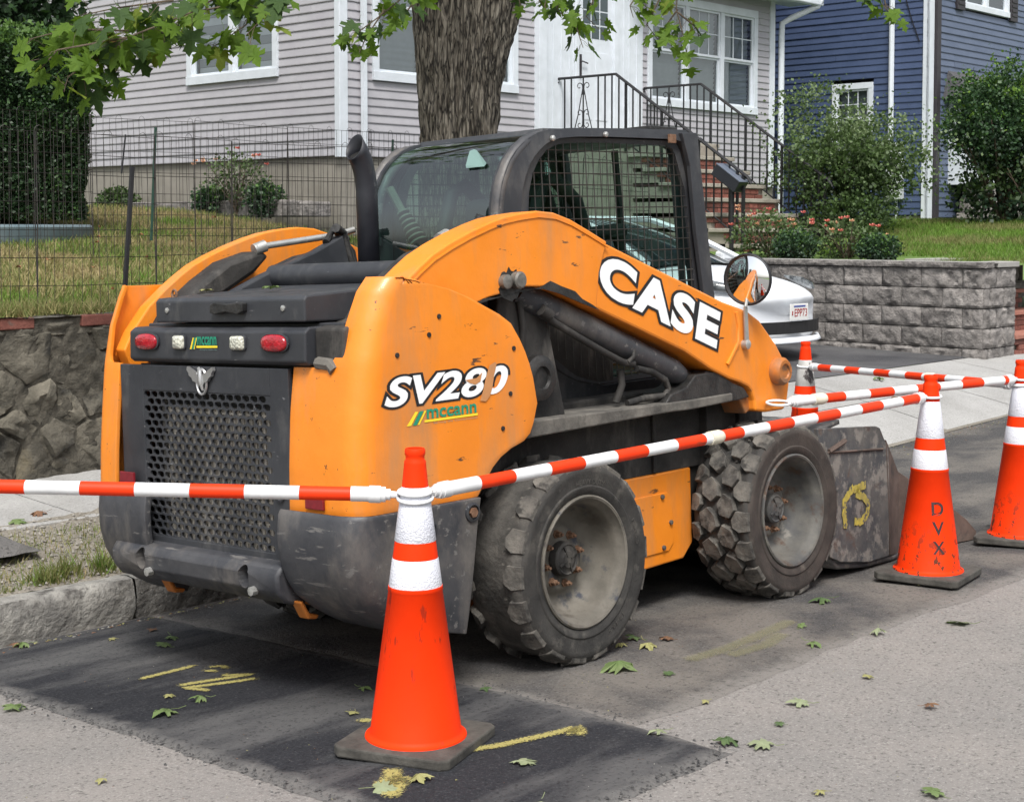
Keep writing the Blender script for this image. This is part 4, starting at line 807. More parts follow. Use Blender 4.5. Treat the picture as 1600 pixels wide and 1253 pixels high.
for k, lines in TW.items():
    for ln in lines:
        P = [Vector(p) for p in ln]; tm.tube(P, [.006] + [.004] * (len(P) - 2) + [.002], 5)
        for i in range(len(P) - 1):
            l = (P[i + 1] - P[i]).length; n = max(1, int(l / SP[k] + rl.random()))
            for j in range(n):
                q = P[i].lerp(P[i + 1], (j + rl.random()) / n); off = Vector((rl.gauss(0, 1), rl.gauss(0, 1), rl.gauss(-.3, .7))).normalized() * rl.uniform(.03, .11); p = q + off
                tm.tube([q, q.lerp(p, .5) + Vector((0, 0, .01)), p], .0014, 3)
                s = rl.uniform(*SZ[k]); dirv = Vector((off.x * 1.2, off.y, -rl.uniform(.03, .12))).normalized()
                nrm = Vector((rl.gauss(0, .5), rl.gauss(-.5, .45), rl.uniform(.25, 1))); x = dirv.cross(nrm).normalized(); nn = x.cross(dirv)
                mt = Matrix((x, dirv, nn)).transposed().to_4x4()
                w_ = rl.choices(range(8), [5, 5, 4, 5, 2, 3, 5, .2])[0]
                if nleaf < 296:
                    o = bpy.data.objects.new('leaf', LM[w_]); COL.objects.link(o); o.parent = mp_; mt.translation = p - Vector((TX, TY, 1.2)); o.matrix_local = mt @ Matrix.Scale(s, 4)
                else:
                    mt.translation = p; M_ = mt @ Matrix.Scale(s, 4); me = LM[w_ % 7]
                    extra.add([M_ @ v.co for v in me.vertices], [tuple(f.vertices) for f in me.polygons], [0, 0, 1, 0, 2, 1, 0][w_ % 7])
                nleaf += 1
if extra.v: extra.build('further_leaves', ML, mp_, kind='stuff', fix=False)
print('leaves', nleaf)
tm.build('twigs', BARKT, mp_, kind='stuff')
# crown above the picture: leaf clumps around the limbs
vs = MB()
for i in range(4200):
    t = rl.uniform(0, 2 * pi); q = rl.random() ** .5; z = rl.uniform(4.3, 9); R = 3.3 * q * sqrt(max(.05, 1 - ((z - 6.3) / 3.0) ** 2))
    p = Vector((TX + R * cos(t), TY - .8 + R * sin(t), z))
    if fbm(p.x, p.y, p.z) < -.05: continue
    me = LM[i % 7]; e = Euler((rl.gauss(-.6, .6), rl.gauss(0, .5), rl.uniform(0, 6.3))); M_ = Matrix.Translation(p) @ e.to_matrix().to_4x4() @ Matrix.Scale(.15, 4)
    vs.add([M_ @ Vector((x, y, .3 * abs(x))) for (x, y) in [(0, 0), (.45, .1), (.6, .45), (.2, .5), (0, 1), (-.2, .5), (-.6, .45), (-.45, .1)]], [tuple(range(8))], [0, 0, 1, 0, 2, 1, 0][i % 7])
vs.build('crown', ML, mp_, kind='stuff', fix=False)
# ---------------------------------------------------------------- wire garden fences
WIRE = mat('rusty_black_wire', (.006, .006, .006), (.020, .014, .010), scale=30, rough=.6)
def fence(lab, b0, A, zb, zt, group, vs=.052, seed=1, th=.0017):
    r = random.Random(seed); rt_ = root('wire_fence', lab, 'fence', (A[0], b0, zb(A[0])), group)
    for i in range(len(A) - 1):
        a0, a1 = A[i], A[i + 1]; m = MB(); tl = r.uniform(-.02, .02); lean = r.uniform(-.03, .05); h0 = zt(a0) + r.uniform(-.012, .012); h1 = zt(a1) + r.uniform(-.012, .012)
        def pt(u, v): a = a0 + (a1 - a0) * u; z0 = zb(a); z1 = h0 + (h1 - h0) * u; return Vector((a + tl * v, b0 + lean * v + .012 * sin(u * 9 + v * 3), z0 + (z1 - z0) * v))
        n = max(2, int((a1 - a0) / vs))
        for k in range(n + 1):
            u = k / n; m.tube([pt(u, 0), pt(u, .5), pt(u, .985)], th if 0 < k < n else th * 2.2, 3, False)
            if k < n and k % 4 == 0:
                q0, q1 = pt(u, .985), pt((k + 1) / n, .985); m.tube([q0, q0 + Vector((.008, 0, .018)), (q0 + q1) / 2 + Vector((0, 0, .028)), q1 + Vector((-.008, 0, .018)), q1], th, 3, False)
        for v in (.0, .16, .31, .46, .61, .76, .87, .985): m.tube([pt(0, v), pt(.33, v), pt(.66, v), pt(1, v)], th * (1.3 if v > .1 else 1), 3, False)
        m.build('wire_panel', WIRE, rt_, fix=False)
    return rt_
f1 = fence('wire garden fence standing on the fieldstone wall, the nearer of the two', 3.93, [-1.55, -.62, .22, .98, 1.52, 2.6, 3.7, 4.8, 5.6], lambda a: zl(a, 3.93) - .01, lambda a: 2.13 + .01 * sin(a * 3), 'wire fences on the lawn', seed=2)
def stake(rt_, a, b, z0, z1, mtl, r=.013, lean=0): m = MB(); m.tube([(a, b, z0), (a + lean, b, z1)], r, 6); m.build('stake', mtl, rt_)
stake(f1, .735, 3.9, 1.12, 1.94, IRON, .015, .07); stake(f1, .74, 3.91, 1.9, 2.12, IRON, .005, .03)
GST = mat('green_stake', (.015, .05, .035), rough=.5)
f2 = fence('wire garden fence running across the lawn, the farther of the two', 6.2, [1.2, 2.0, 2.9, 3.8, 4.7, 5.5], lambda a: zl(a, 6.2) - .01, lambda a: 2.42, 'wire fences on the lawn', seed=5)
stake(f2, 2.46, 6.15, 1.5, 2.34, GST, .011, .05); stake(f2, 4.9, 6.15, 1.5, 2.35, GST, .011, .02); stake(f2, 5.3, 6.15, 1.5, 2.4, IRON, .009)
# ---------------------------------------------------------------- parked car
CARW = mat('white_car_paint', (.86, .89, .93), (.85, .88, .92), scale=2, rough=.4, coat=.35)
CGL = mat('dark_car_glass', (.02, .028, .03), rough=.05, spec=.8); CBL = mat('car_black_plastic', (.015, .015, .016), rough=.5)
CA_, CB_, CZ = 8.38, 4.28, .32
car = root('parked_car', 'white electric sedan parked nose out on the driveway', 'car', (CA_, CB_ + 2.3, CZ))
def carpt(y, d, z): return Vector((CA_ + y, CB_ + d, CZ + z))
#  station: d, half width, hood/top height, shoulder height, belly
ST = [(.0, .66, .60, .54, .20), (.04, .76, .66, .58, .17), (.18, .86, .735, .62, .16), (.45, .91, .80, .66, .16), (.85, .925, .86, .72, .17), (1.25, .93, .925, .78, .18), (1.7, .93, .95, .83, .18), (2.6, .93, .98, .86, .18), (3.5, .93, 1.0, .88, .18), (4.2, .91, 1.02, .88, .2), (4.55, .84, .97, .80, .25), (4.68, .72, .85, .7, .32)]
m = MB(); sec = []
for (d, w_, t_, s_, b_) in ST:
    row = []
    for (y, z) in ((0, t_), (.35 * w_, t_ - .005), (.66 * w_, t_ - .02), (.86 * w_, t_ - .055), (.955 * w_, s_ + .02), (w_, s_ - .10), (w_, (s_ + b_) / 2), (.985 * w_, b_ + .1), (.93 * w_, b_), (0, b_)): row.append((y, z))
    full = [(-y, z) for (y, z) in row[::-1]][:-1] + row[:]; full = full[:-1] if False else full
    sec.append([carpt(y, d + (.42 * (abs(y) / .93) ** 2.6 if d < .5 else .42 * (abs(y) / .93) ** 2.6 * max(0, 1 - (d - .45) / .8)), z) for (y, z) in full])
n = len(sec[0])
m.add([p for r in sec for p in r], [(i * n + j, i * n + (j + 1) % n, (i + 1) * n + (j + 1) % n, (i + 1) * n + j) for i in range(len(sec) - 1) for j in range(n)] + [tuple(range(n)), tuple(range((len(sec) - 1) * n, len(sec) * n))])
m.build('body', CARW, car, smooth=180, sub=2)
GH = [(1.12, .70, .93), (1.35, .70, 1.02), (1.85, .62, 1.24), (2.25, .58, 1.36), (2.7, .57, 1.40), (3.3, .56, 1.38), (3.9, .60, 1.22), (4.35, .64, 1.03)]
m = MB(); vs = []
for (d, w_, t_) in GH: vs += [carpt(-w_ - .16, d + .05, .90), carpt(-w_ - .02, d, t_ - .05), carpt(-w_ * .7, d, t_), carpt(w_ * .7, d, t_), carpt(w_ + .02, d, t_ - .05), carpt(w_ + .16, d + .05, .90)]
m.add(vs, [(i * 6 + j, i * 6 + j + 1, i * 6 + j + 7, i * 6 + j + 6) for i in range(7) for j in range(5)]); m.build('windows', CGL, car, smooth=180, sub=1)
m = MB()
for s in (-1, 1): m.tube([carpt(s * .84, 1.12, .92), carpt(s * .69, 1.7, 1.20), carpt(s * .61, 2.2, 1.36), carpt(s * .60, 3.2, 1.37), carpt(s * .7, 3.95, 1.18), carpt(s * .8, 4.35, .98)], .035, 6)
m.build('roof_pillar', CARW, car, smooth=60)
m = MB(); m.grid(lambda u, v: carpt(.62 * (2 * u - 1), -.012 + .42 * (abs(.62 * (2 * u - 1)) / .93) ** 2.6, .275 + .115 * v), 13, 3); m.build('lower_grille', CBL, car, solid=.02)
m = MB(); m.grid(lambda u, v: carpt(.80 * (2 * u - 1), -.04 + .42 * (abs(.80 * (2 * u - 1)) / .93) ** 2.6 + .03 * v, .185 + .045 * v), 17, 3); m.build('front_splitter', CARW, car, solid=.03, smooth=180)
for s in (-1, 1):
    m = MB(); m.tube([carpt(s * .52, .13, .685), carpt(s * .66, .24, .70), carpt(s * .78, .42, .735), carpt(s * .84, .66, .785)], [.012, .04, .05, .012], 8); m.build('headlight', mat('headlight_glass', (.04, .045, .05), (.25, .27, .28), scale=12, rough=.08, coat=1) if s < 0 else bpy.data.materials['headlight_glass'], car, smooth=60)
pl = B(CA_ - .155, CA_ + .155, CB_ - .045, CB_ - .03, CZ + .40, CZ + .555).build('license_plate', mat('plate_white', (.70, .70, .68), rough=.4), car, bevel=.004)
def text(body, parent, mtl, M_, width, height, bold=0.0, name='lettering', shear=0.0, out=None, inkbold=0.0, spacing=1, off=.0012):
    """flat lettering: baseline start at M_'s origin, x to the right, y up, sized to width x height"""
    res = []; ref = None
    for k, (bd, mt_, dz) in enumerate(((bold, mtl, off + (.0008 if out else 0)), (inkbold, out, off)) if out else ((bold, mtl, off),)):
        cu = bpy.data.curves.new(name, 'FONT'); cu.body = body; cu.size = 1; cu.offset = bd; cu.shear = shear; cu.space_character = spacing; cu.resolution_u = 6; cu.fill_mode = 'FRONT'
        to = bpy.data.objects.new(name, cu); COL.objects.link(to); bpy.context.view_layer.update()
        me = bpy.data.meshes.new_from_object(to, depsgraph=bpy.context.evaluated_depsgraph_get()); bpy.data.objects.remove(to)
        X = [v.co.x for v in me.vertices]; Y = [v.co.y for v in me.vertices]
        if ref is None: ref = (min(X), max(X), min(Y), max(Y))
        vs_ = [((v.co.x - ref[0]) / (ref[1] - ref[0]) * width, (v.co.y - ref[2]) / (ref[3] - ref[2]) * height, dz) for v in me.vertices]
        m = MB(); m.add([M_(p) if callable(M_) else M_ @ Vector(p) for p in vs_], [tuple(f.vertices) for f in me.polygons])
        bpy.data.meshes.remove(me); res.append(m.build(name, mt_, parent, fix=False))
    return res
PM = lambda a, z, b: Matrix.Translation((a, b, z)) @ Matrix.Rotation(pi / 2, 4, 'X')
text('EPP73', pl, mat('plate_red', (.35, .03, .03), rough=.5), PM(CA_ - .09, CZ + .435, CB_ - .046), .22, .075, .01)
text('1', pl, bpy.data.materials['plate_red'], PM(CA_ - .135, CZ + .45, CB_ - .046), .02, .04, .01)
B(CA_ - .1, CA_ + .1, CB_ - .047, CB_ - .0455, CZ + .525, CZ + .54).build('plate_stripe', mat('plate_blue', (.05, .08, .3), rough=.5), pl)
for (y, d) in ((-.82, .98), (.82, .98), (-.82, 3.75), (.82, 3.75)):
    m = MB(); c = carpt(y, d, .34); m.lathe([(.22, -.11), (.31, -.10), (.335, -.06), (.335, .06), (.31, .10), (.22, .11)], 32, (c.x, c.y, c.z), 'x'); wh = m.build('wheel', CBL, car, smooth=50)
    m = MB(); m.lathe([(.02, 0), (.2, .02), (.225, 0), (.225, -.1), (.225, .1)], 24, (c.x + (.09 if y > 0 else -.09), c.y, c.z), 'x'); m.build('rim', STEEL, wh, smooth=40)
for s in (-1, 1): B(CA_ + s * .98 - .09, CA_ + s * .98 + .09, CB_ + 1.45, CB_ + 1.56, CZ + .92, CZ + 1.03).build('wing_mirror', CARW, car, bevel=.03)
# ---------------------------------------------------------------- skid steer loader (frame MACH: x forward, y to its left, z up)
sk = root('skid_steer_loader', 'orange and black skid steer loader parked at the kerb behind the cones', 'skid steer', (.7, .82, 0), frame=MACH)
def mir(on): return (lambda p: Vector((p[0], 1.65 - p[1], p[2]))) if on else None
def lerp_tab(tab, z):
    if z <= tab[0][0]: return tab[0][1]
    for (a, b), (c, d) in zip(tab, tab[1:]):
        if z <= c: return b + (d - b) * (z - a) / (c - a)
    return tab[-1][1]
REAR = [(.66, -.885), (.82, -.880), (1.0, -.868), (1.17, -.843), (1.30, -.808), (1.40, -.768), (1.447, -.728)]
FRONT = [(.676, -.339), (.72, -.30), (.769, -.257), (.80, -.215), (.825, -.16), (.845, -.09), (.87, -.055), (.905, -.036), (.974, -.012), (1.068, -.03), (1.12, -.048), (1.164, -.068), (1.21, -.095), (1.27, -.14), (1.305, -.20), (1.337, -.275), (1.37, -.35), (1.401, -.445), (1.425, -.56), (1.438, -.624), (1.447, -.69)]
INNER = [(.676, .42), (1.155, .42), (1.1551, .25), (1.17, .225), (1.21, .205), (1.3, .19), (1.447, .175)]
REAR_L = [(.66, -.90), (.82, -.893), (.95, -.882), (1.144, -.862), (1.292, -.832), (1.40, -.79), (1.447, -.768)]
FRONT_L = FRONT[:-3] + [(1.425, -.54), (1.438, -.545), (1.447, -.55)]
INNER_L = [(.676, .212), (1.155, .212), (1.1551, .15), (1.17, .135), (1.3, .125), (1.447, .125)]
def wrap(zs, rear, front, inner, r, y0=.08, nr=8, na=7, ns=16, zbot=None, botslope=None):
    m = MB(); rows = []
    for z in zs:
        R_, Fx, yi = lerp_tab(rear, z), lerp_tab(front, z), lerp_tab(inner, z); row = []; bulge = .012
        for i in range(nr): u = i / nr; row.append((R_ - bulge * sin(u * pi / 2) * 0, yi + (y0 + r - yi) * u, z))
        for i in range(na): t = pi / 2 * i / (na - 1); row.append((R_ + r - r * cos(t), y0 + r - r * sin(t), z))
        for i in range(1, ns + 1): u = i / ns; row.append((R_ + r + (Fx - R_ - r) * u, y0, z))
        if botslope: row = [(x, y, zz + botslope(x, y, z)) for (x, y, zz) in row]
        rows.append(row)
    n = len(rows[0]); m.add([p for r_ in rows for p in r_], [(i * n + j, i * n + j + 1, (i + 1) * n + j + 1, (i + 1) * n + j) for i in range(len(rows) - 1) for j in range(n - 1)]); return m
ZS = [.676, .70, .72, .745, .769, .785, .80, .812, .825, .845, .87, .905, .94, .974, 1.02, 1.068, 1.12, 1.154, 1.1552, 1.164, 1.185, 1.21, 1.24, 1.27, 1.29, 1.305, 1.32, 1.337, 1.355, 1.37, 1.385, 1.401, 1.415, 1.425, 1.438, 1.447]
BZ = [.675, .66, .60, .52, .45, .40, .36, .335, .315]; BR = sorted([(.675, -.905), (.66, -.915), (.60, -.922), (.52, -.918), (.45, -.90), (.40, -.872), (.36, -.825), (.335, -.77), (.315, -.70)])
BF = sorted([(.675, -.341), (.60, -.36), (.52, -.378), (.45, -.395), (.36, -.42), (.315, -.435)]); BI = [(.3, .36), (.40, .415), (.52, .437), (.675, .44)]
for on in (0, 1):
    for mm, nm, mt_, th in ((wrap(ZS, REAR_L if on else REAR, FRONT_L if on else FRONT, INNER_L if on else INNER, .04 if on else .075), 'rear_fender', ORANGE, .014),
                            (wrap(BZ, BR, BF, BI, .10, y0=.068, botslope=lambda x, y, z: -.10 * (1 - min(1, max(0, (z - .315) / .3))) * min(1, max(0, (x + .85) / .42))), 'bumper_corner', BUMPER, .03)):
        if on: mm.v = [(x, 1.65 - y, z) for (x, y, z) in mm.v]
        o = mm.build(nm, mt_, sk, smooth=50, solid=th, bevel=.004); 
        if nm == 'bumper_corner':
            m = MB(); m.xf = mir(on)
            for (x, z) in ((-.60, .60), (-.39, .63)): m.lathe([(.036, .060), (.034, .046), (.026, .043), (.024, .05)], 20, (x, 0, z), 'y'); 
            m.build('bolt_seat', BLACK, o, smooth=40)
            for (x, z) in ((-.60, .60), (-.39, .63)): m = MB(); m.xf = mir(on); m.lathe([(.018, .06), (.018, .040), (.0, .040)], 6, (x, 0, z), 'y'); m.build('bolt', RUST if x > -.5 else RIM, o)
# small rivet holes on the right fender, red reflectors
m = MB()
for (x, z) in ((-.55, 1.25), (-.50, 1.31), (-.70, 1.19), (-.155, 1.02), (-.20, .90), (-.13, 1.18)): m.lathe([(.009, .0735), (.0085, .069), (.0, .069)], 10, (x, 0, z), 'y')
m.build('rivet', GREASE, sk)
for on in (0, 1): m = MB(); m.xf = mir(on); m.box(-.904, -.893, .235, .325, .690, .745); m.build('reflector', REFLECT, sk, bevel=.002)
# centre bumper
m = MB(); m.prism([(-.85, .495), (-.925, .487), (-.945, .455), (-.94, .40), (-.905, .358), (-.82, .335), (-.80, .36)], .437, 1.427, 'y'); cbm = m.build('bumper_bar', BUMPER, sk, bevel=.012, smooth=40)
for y in (1.235, .62):
    m = MB(); pf = [(.058, -.949), (.052, -.940), (.040, -.930), (.02, -.926), (.0, -.925)]
    m = MB(); m.lathe([(.016, -.935), (.016, -.958), (.0, -.960)], 8, (0, y - .055, .395), 'x'); m.build('bolt', STEEL, cbm)
m = MB(); m.prism([(-.83, .345), (-.50, .25), (-.50, .35), (-.78, .45)], .16, 1.49, 'y'); m.prism([(-.50, .25), (.2, .17), (.2, .35), (-.50, .35)], .335, 1.315, 'y'); m.build('belly_pan', ORANGE_W, sk, bevel=.01)
for y in (1.20, .43): m = MB(); m.prism([(-.875, .362), (-.86, .365), (-.83, .315), (-.79, .305), (-.80, .292), (-.84, .298)], y - .026, y + .026, 'y'); m.build('tow_hook', ORANGE_W, sk, bevel=.006)
# rear door with perforated grille
gd = MB(); yg0, yg1, zg0, zg1 = .530, 1.285, .515, 1.055; RX = -.872
gd.box(RX, RX + .02, .43, yg0, .48, 1.150); gd.box(RX, RX + .02, yg1, 1.432, .48, 1.150); gd.box(RX, RX + .02, yg0, yg1, zg1, 1.150); gd.box(RX, RX + .02, yg0, yg1, .48, zg0)
door = gd.build('rear_door', BLACK, sk, bevel=.003)
nr_ = 20; nc = 16; cw = (yg1 - yg0) / (nc + .5); chh = (zg1 - zg0) / nr_; m = MB(); vs = []; fs = []
HS = []
for t in range(12): a = 2 * pi * (t + .5) / 12; HS.append(((abs(cos(a)) ** .7) * (1 if cos(a) > 0 else -1) * .445, (abs(sin(a)) ** .75) * (1 if sin(a) > 0 else -1) * .425))
for r in range(nr_):
    z0 = zg0 + r * chh; sh = .5 * (r % 2)
    for c in range(nc):
        y0 = yg0 + (c + sh) * cw; k = len(vs); cy, cz = y0 + cw / 2, z0 + chh / 2
        hs_ = [(cy + px_ * cw, cz + pz * chh) for (px_, pz) in HS]
        ot = []
        for (px_, pz) in HS:
            s = .5 / max(abs(px_), abs(pz)); ot.append((cy + px_ * s * cw, cz + pz * s * chh))
        # corner points: snap outer samples nearest the diagonals
        for i, (px_, pz) in enumerate(HS):
            if min(abs(px_), abs(pz)) / max(abs(px_), abs(pz)) > .62: ot[i] = (cy + (.5 if px_ > 0 else -.5) * cw, cz + (.5 if pz > 0 else -.5) * chh)
        vs += [(RX + .002, p[0], p[1]) for p in ot] + [(RX + .002, p[0], p[1]) for p in hs_] + [(RX + .012, p[0], p[1]) for p in hs_]
        for i in range(12): j = (i + 1) % 12; fs += [(k + i, k + j, k + 12 + j, k + 12 + i), (k + 12 + i, k + 12 + j, k + 24 + j, k + 24 + i)]
    e = (yg0, yg0 + cw * .5) if sh else (yg0 + nc * cw, yg1); k = len(vs); vs += [(RX + .002, e[0], z0), (RX + .002, e[1], z0), (RX + .002, e[1], z0 + chh), (RX + .002, e[0], z0 + chh)]; fs.append((k, k + 1, k + 2, k + 3))
m.add(vs, fs); m.build('grille', BLACK, door, fix=False)
B(-.80, -.79, .45, 1.40, .48, 1.15).build('radiator_backing', GREASE, sk)
B(-.850, -.80, .50, 1.165, .49, 1.0).build('radiator_core', CORE, sk)
m = MB()
for k in range(27): m.box(-.856, -.850, .51 + k * .024, .520 + k * .024, .49, 1.0)
for k in range(7): m.box(-.857, -.850, .50, 1.165, .53 + k * .075, .537 + k * .075)
m.build('radiator_fins', CORE, sk); B(-.855, -.80, 1.172, 1.190, .48, 1.03).build('core_frame', DUSTY, sk)
m = MB(); m.lathe([(.022, -.878), (.024, -.882), (.018, -.884), (.015, -.876), (.0, -.876)], 20, (0, .485, .72), 'x'); m.build('door_latch', BLACK, door)
# emblem: winged bird on a ring
m = MB(); cy, cz = .905, 1.10
m.tube([(RX - .008, cy + .030 * cos(t * pi / 8), cz - .004 + .046 * sin(t * pi / 8)) for t in range(17)], .005, 6)
for s in (-1, 1):
    w_ = [(0, .0), (.02, .02), (.075, .045), (.078, .032), (.068, .022), (.066, .012), (.05, .004), (.045, -.006), (.025, -.012), (.008, -.03)]
    m.prism([(cy + s * p, cz + .005 + q) for (p, q) in w_], RX - .016, RX - .004, 'x')
m.tube([(RX - .013, cy, cz + .035), (RX - .016, cy - .004, cz + .0), (RX - .013, cy - .012, cz - .035)], [.008, .011, .004], 8); m.tube([(RX - .013, cy, cz + .028), (RX - .016, cy + .006, cz + .048)], [.008, .005], 6)
m.build('eagle_emblem', mat('chrome_emblem', (.55, .55, .55), rough=.3, metal=.8), door, smooth=50)
# light bar
lb = MB(); lb.prism([(-.868, 1.162), (-.885, 1.175), (-.882, 1.275), (-.860, 1.290), (-.80, 1.292), (-.80, 1.162)], .32, 1.345, 'y'); lbar = lb.build('light_bar', BLACK, sk, bevel=.006)
def lens(y0, y1, z0, z1, mtl, nm, rnd=1):
    m = MB(); cy, cz = (y0 + y1) / 2, (z0 + z1) / 2; hy, hz = (y1 - y0) / 2, (z1 - z0) / 2; n = 28; e = .78 if rnd else .35
    sg = lambda v: 1 if v > 0 else -1; o = [(sg(cos(t)) * abs(cos(t)) ** e, sg(sin(t)) * abs(sin(t)) ** e) for t in [2 * pi * i / n for i in range(n)]]
    m.add([(x, cy + hy * a * s, cz + hz * b * s) for (s, x) in ((1.10, -.884), (1.12, -.892), (1.03, -.894), (1.0, -.888)) for (a, b) in o], [(r * n + i, r * n + (i + 1) % n, (r + 1) * n + (i + 1) % n, (r + 1) * n + i) for r in range(3) for i in range(n)])
    L_ = m.build(nm, BLACK, lbar, smooth=50)
    m = MB(); m.add([(x, cy + hy * a * s, cz + hz * b * s) for (s, x) in ((.99, -.886), (.98, -.896), (.88, -.902), (.5, -.905), (.05, -.906)) for (a, b) in o], [(r * n + i, r * n + (i + 1) % n, (r + 1) * n + (i + 1) % n, (r + 1) * n + i) for r in range(4) for i in range(n)] + [tuple(4 * n + i for i in range(n))])
    m.build('lens', mtl, L_ if False else lbar, smooth=60)
lens(1.155, 1.290, 1.208, 1.268, RED_L, 'tail_light'); lens(.405, .540, 1.208, 1.268, RED_L, 'tail_light')
lens(.985, 1.05, 1.212, 1.262, CLEAR_L, 'work_light', 0); lens(.635, .71, 1.212, 1.262, CLEAR_L, 'work_light', 0)
RM = lambda x, y, z: Matrix(((0, 0, -1, x), (-1, 0, 0, y), (0, 1, 0, z), (0, 0, 0, 1)))
def logo(parent, M_, w_, h_):
    def quad(pts, mt_, nm='logo_stripe', o=.0012):
        m = MB(); m.add([M_ @ Vector((x * w_, y * h_, o)) for (x, y) in pts], [tuple(range(len(pts)))]); m.build(nm, mt_, parent, fix=False)
    quad([(0, .12), (.06, .12), (.16, .78), (.12, .80)], YEL_P); quad([(.08, .12), (.135, .12), (.235, .80), (.18, .80)], GREEN_P); quad([(.145, .12), (.17, .12), (.27, .78), (.245, .80)], YEL_P)
    quad([(.24, .20), (.99, .22), (.99, .34), (.24, .32)], YEL_P)
    text('mccann', parent, GREEN_P, M_ @ Matrix.Translation((.27 * w_, .36 * h_, 0)), .70 * w_, .50 * h_, .02, 'logo_lettering', off=.0022)
    text('Serving the Construction', parent, WHITE if False else STICKER, M_ @ Matrix.Translation((.36 * w_, .05 * h_, 0)), .62 * w_, .11 * h_, 0, 'logo_lettering')
logo(lbar, RM(-.8865, .958, 1.205), .165, .062)
# hood lid and boxes in front of it
lid = MB(); lid.prism([(-.868, 1.308), (-.868, 1.385), (-.855, 1.396), (-.25, 1.43), (-.25, 1.30)], .335, 1.19, 'y'); ld = lid.build('hood_lid', BLACK, sk, bevel=.006)
m = MB(); m.prism([(.64, 1.375), (.665, 1.378), (.735, 1.372), (.80, 1.380), (.825, 1.372), (.828, 1.342), (.80, 1.336), (.74, 1.345), (.67, 1.336), (.642, 1.345)], -.893, -.868, 'x'); m.build('handle', GREASE, ld, bevel=.004)
for (y, z) in ((1.115, 1.352), (.445, 1.355)): m = MB(); m.lathe([(.010, -.868), (.010, -.873), (0, -.875)], 10, (0, y, z), 'x'); m.build('rivet', STEEL, ld)
m = MB(); m.tube([(-.80, 1.165 + .014 * cos(t * pi / 6), 1.41 + .016 * sin(t * pi / 6)) for t in range(13)], .005, 6); m.build('lifting_eye', RUST, ld)
B(-.80, -.25, .22, 1.34, 1.10, 1.302).build('hood_base', BLACK, sk, bevel=.005)
m = MB(); m.prism([(-.845, 1.165), (-.845, 1.285), (-.70, 1.315), (-.30, 1.33), (-.25, 1.12), (-.8, 1.12)], .17, .315, 'y'); m.build('side_box', GRIME, sk, bevel=.008)
m = MB(); m.tube([(-.846, .30, 1.17), (-.846, .235, 1.165), (-.846, .215, 1.145)], .022, 8); m.build('hose', DUSTY, sk)
B(-.79, .30, .32, 1.33, .33, 1.10).box(.30, 1.48, .325, 1.325, .33, .93).box(.5, 1.5, .47, 1.18, .93, 1.0).build('chassis', GRIME, sk, bevel=.01)
# cross tube, towers, exhaust
m = MB(); m.tube([(-.25, .18, 1.460), (-.25, 1.26, 1.464)], .048, 24); m.build('cross_tube', BLACK, sk, smooth=50)
for on in (0, 1):
    m = MB(); m.xf = mir(on); m.prism([(-.60, 1.28), (-.53, 1.39), (-.32, 1.475), (-.05, 1.565), (.10, 1.63), (.16, 1.40), (.30, 1.05), (.12, .88), (-.10, .88), (-.30, 1.2)], .37, .42, 'y'); m.build('lift_tower', BLACK, sk, bevel=.008)
    m = MB(); m.xf = mir(on); m.prism([(-.72, 1.28), (-.65, 1.37), (-.53, 1.458), (-.41, 1.53), (-.245, 1.575), (-.20, 1.55), (-.28, 1.48), (-.55, 1.34)], .18 if on else .255, .31 if on else .35, 'y'); m.build('hose_cover', GRIME, sk, bevel=.02, smooth=40)
    m = MB(); m.xf = mir(on); m.tube([(-.27, .30, 1.585), (.145, .31, 1.632), (.24, .33, 1.655)], .014, 10); m.tube([(-.27, .29, 1.575), (-.22, .30, 1.592)], .026, 10); m.build('link_rod', STEEL, sk, smooth=50)
    m = MB(); m.xf = mir(on); m.tube([(-.20, .33, 1.50), (-.10, .33, 1.535), (.05, .34, 1.56), (.18, .36, 1.62)], .012, 8); m.tube([(.02, .40, 1.60), (.10, .36, 1.66), (.18, .38, 1.56), (.20, .40, 1.40)], .016, 8); m.tube([(.06, .42, 1.66), (.13, .38, 1.64), (.16, .40, 1.5)], .02, 8); m.build('hydraulic_hose', GREASE, sk, smooth=50)
pth = [(-.15, .80, 1.40), (-.15, .80, 1.78), (-.153, .80, 1.82), (-.160, .80, 1.86), (-.171, .80, 1.895), (-.186, .80, 1.925), (-.206, .80, 1.952)]
m = MB(); m.tube(pth, [.041, .040, .040, .040, .041, .042, .043], 28, cap=False)
dx, cpt, npl = Vector((-.55, 0, .83)), Vector(pth[-1]), Vector((-.93, 0, .37))
for i in range(len(m.v) - 28, len(m.v)): v_ = Vector(m.v[i]); m.v[i] = tuple(v_ + dx * ((cpt - v_).dot(npl) / dx.dot(npl)))
ex = m.build('exhaust_stack', mat('exhaust_black', (.010, .011, .016), (.020, .021, .027), scale=6, rough=.4, rough2=.55, dirt=((.07, .065, .06), .6, 9, (1, 1, .3), .15)), sk, smooth=60, solid=.004)
m = MB(); m.tube([pth[-4], pth[-3], pth[-2]], [.037, .038, .039], 20); m.build('mouth_shade', mat('mouth_shade', (.004, .004, .004), rough=1), ex)  # near-black plug: the shade inside the open pipe mouth, put in as colour
B(-.20, -.10, .745, .855, 1.38, 1.42).build('exhaust_base', BLACK, sk)
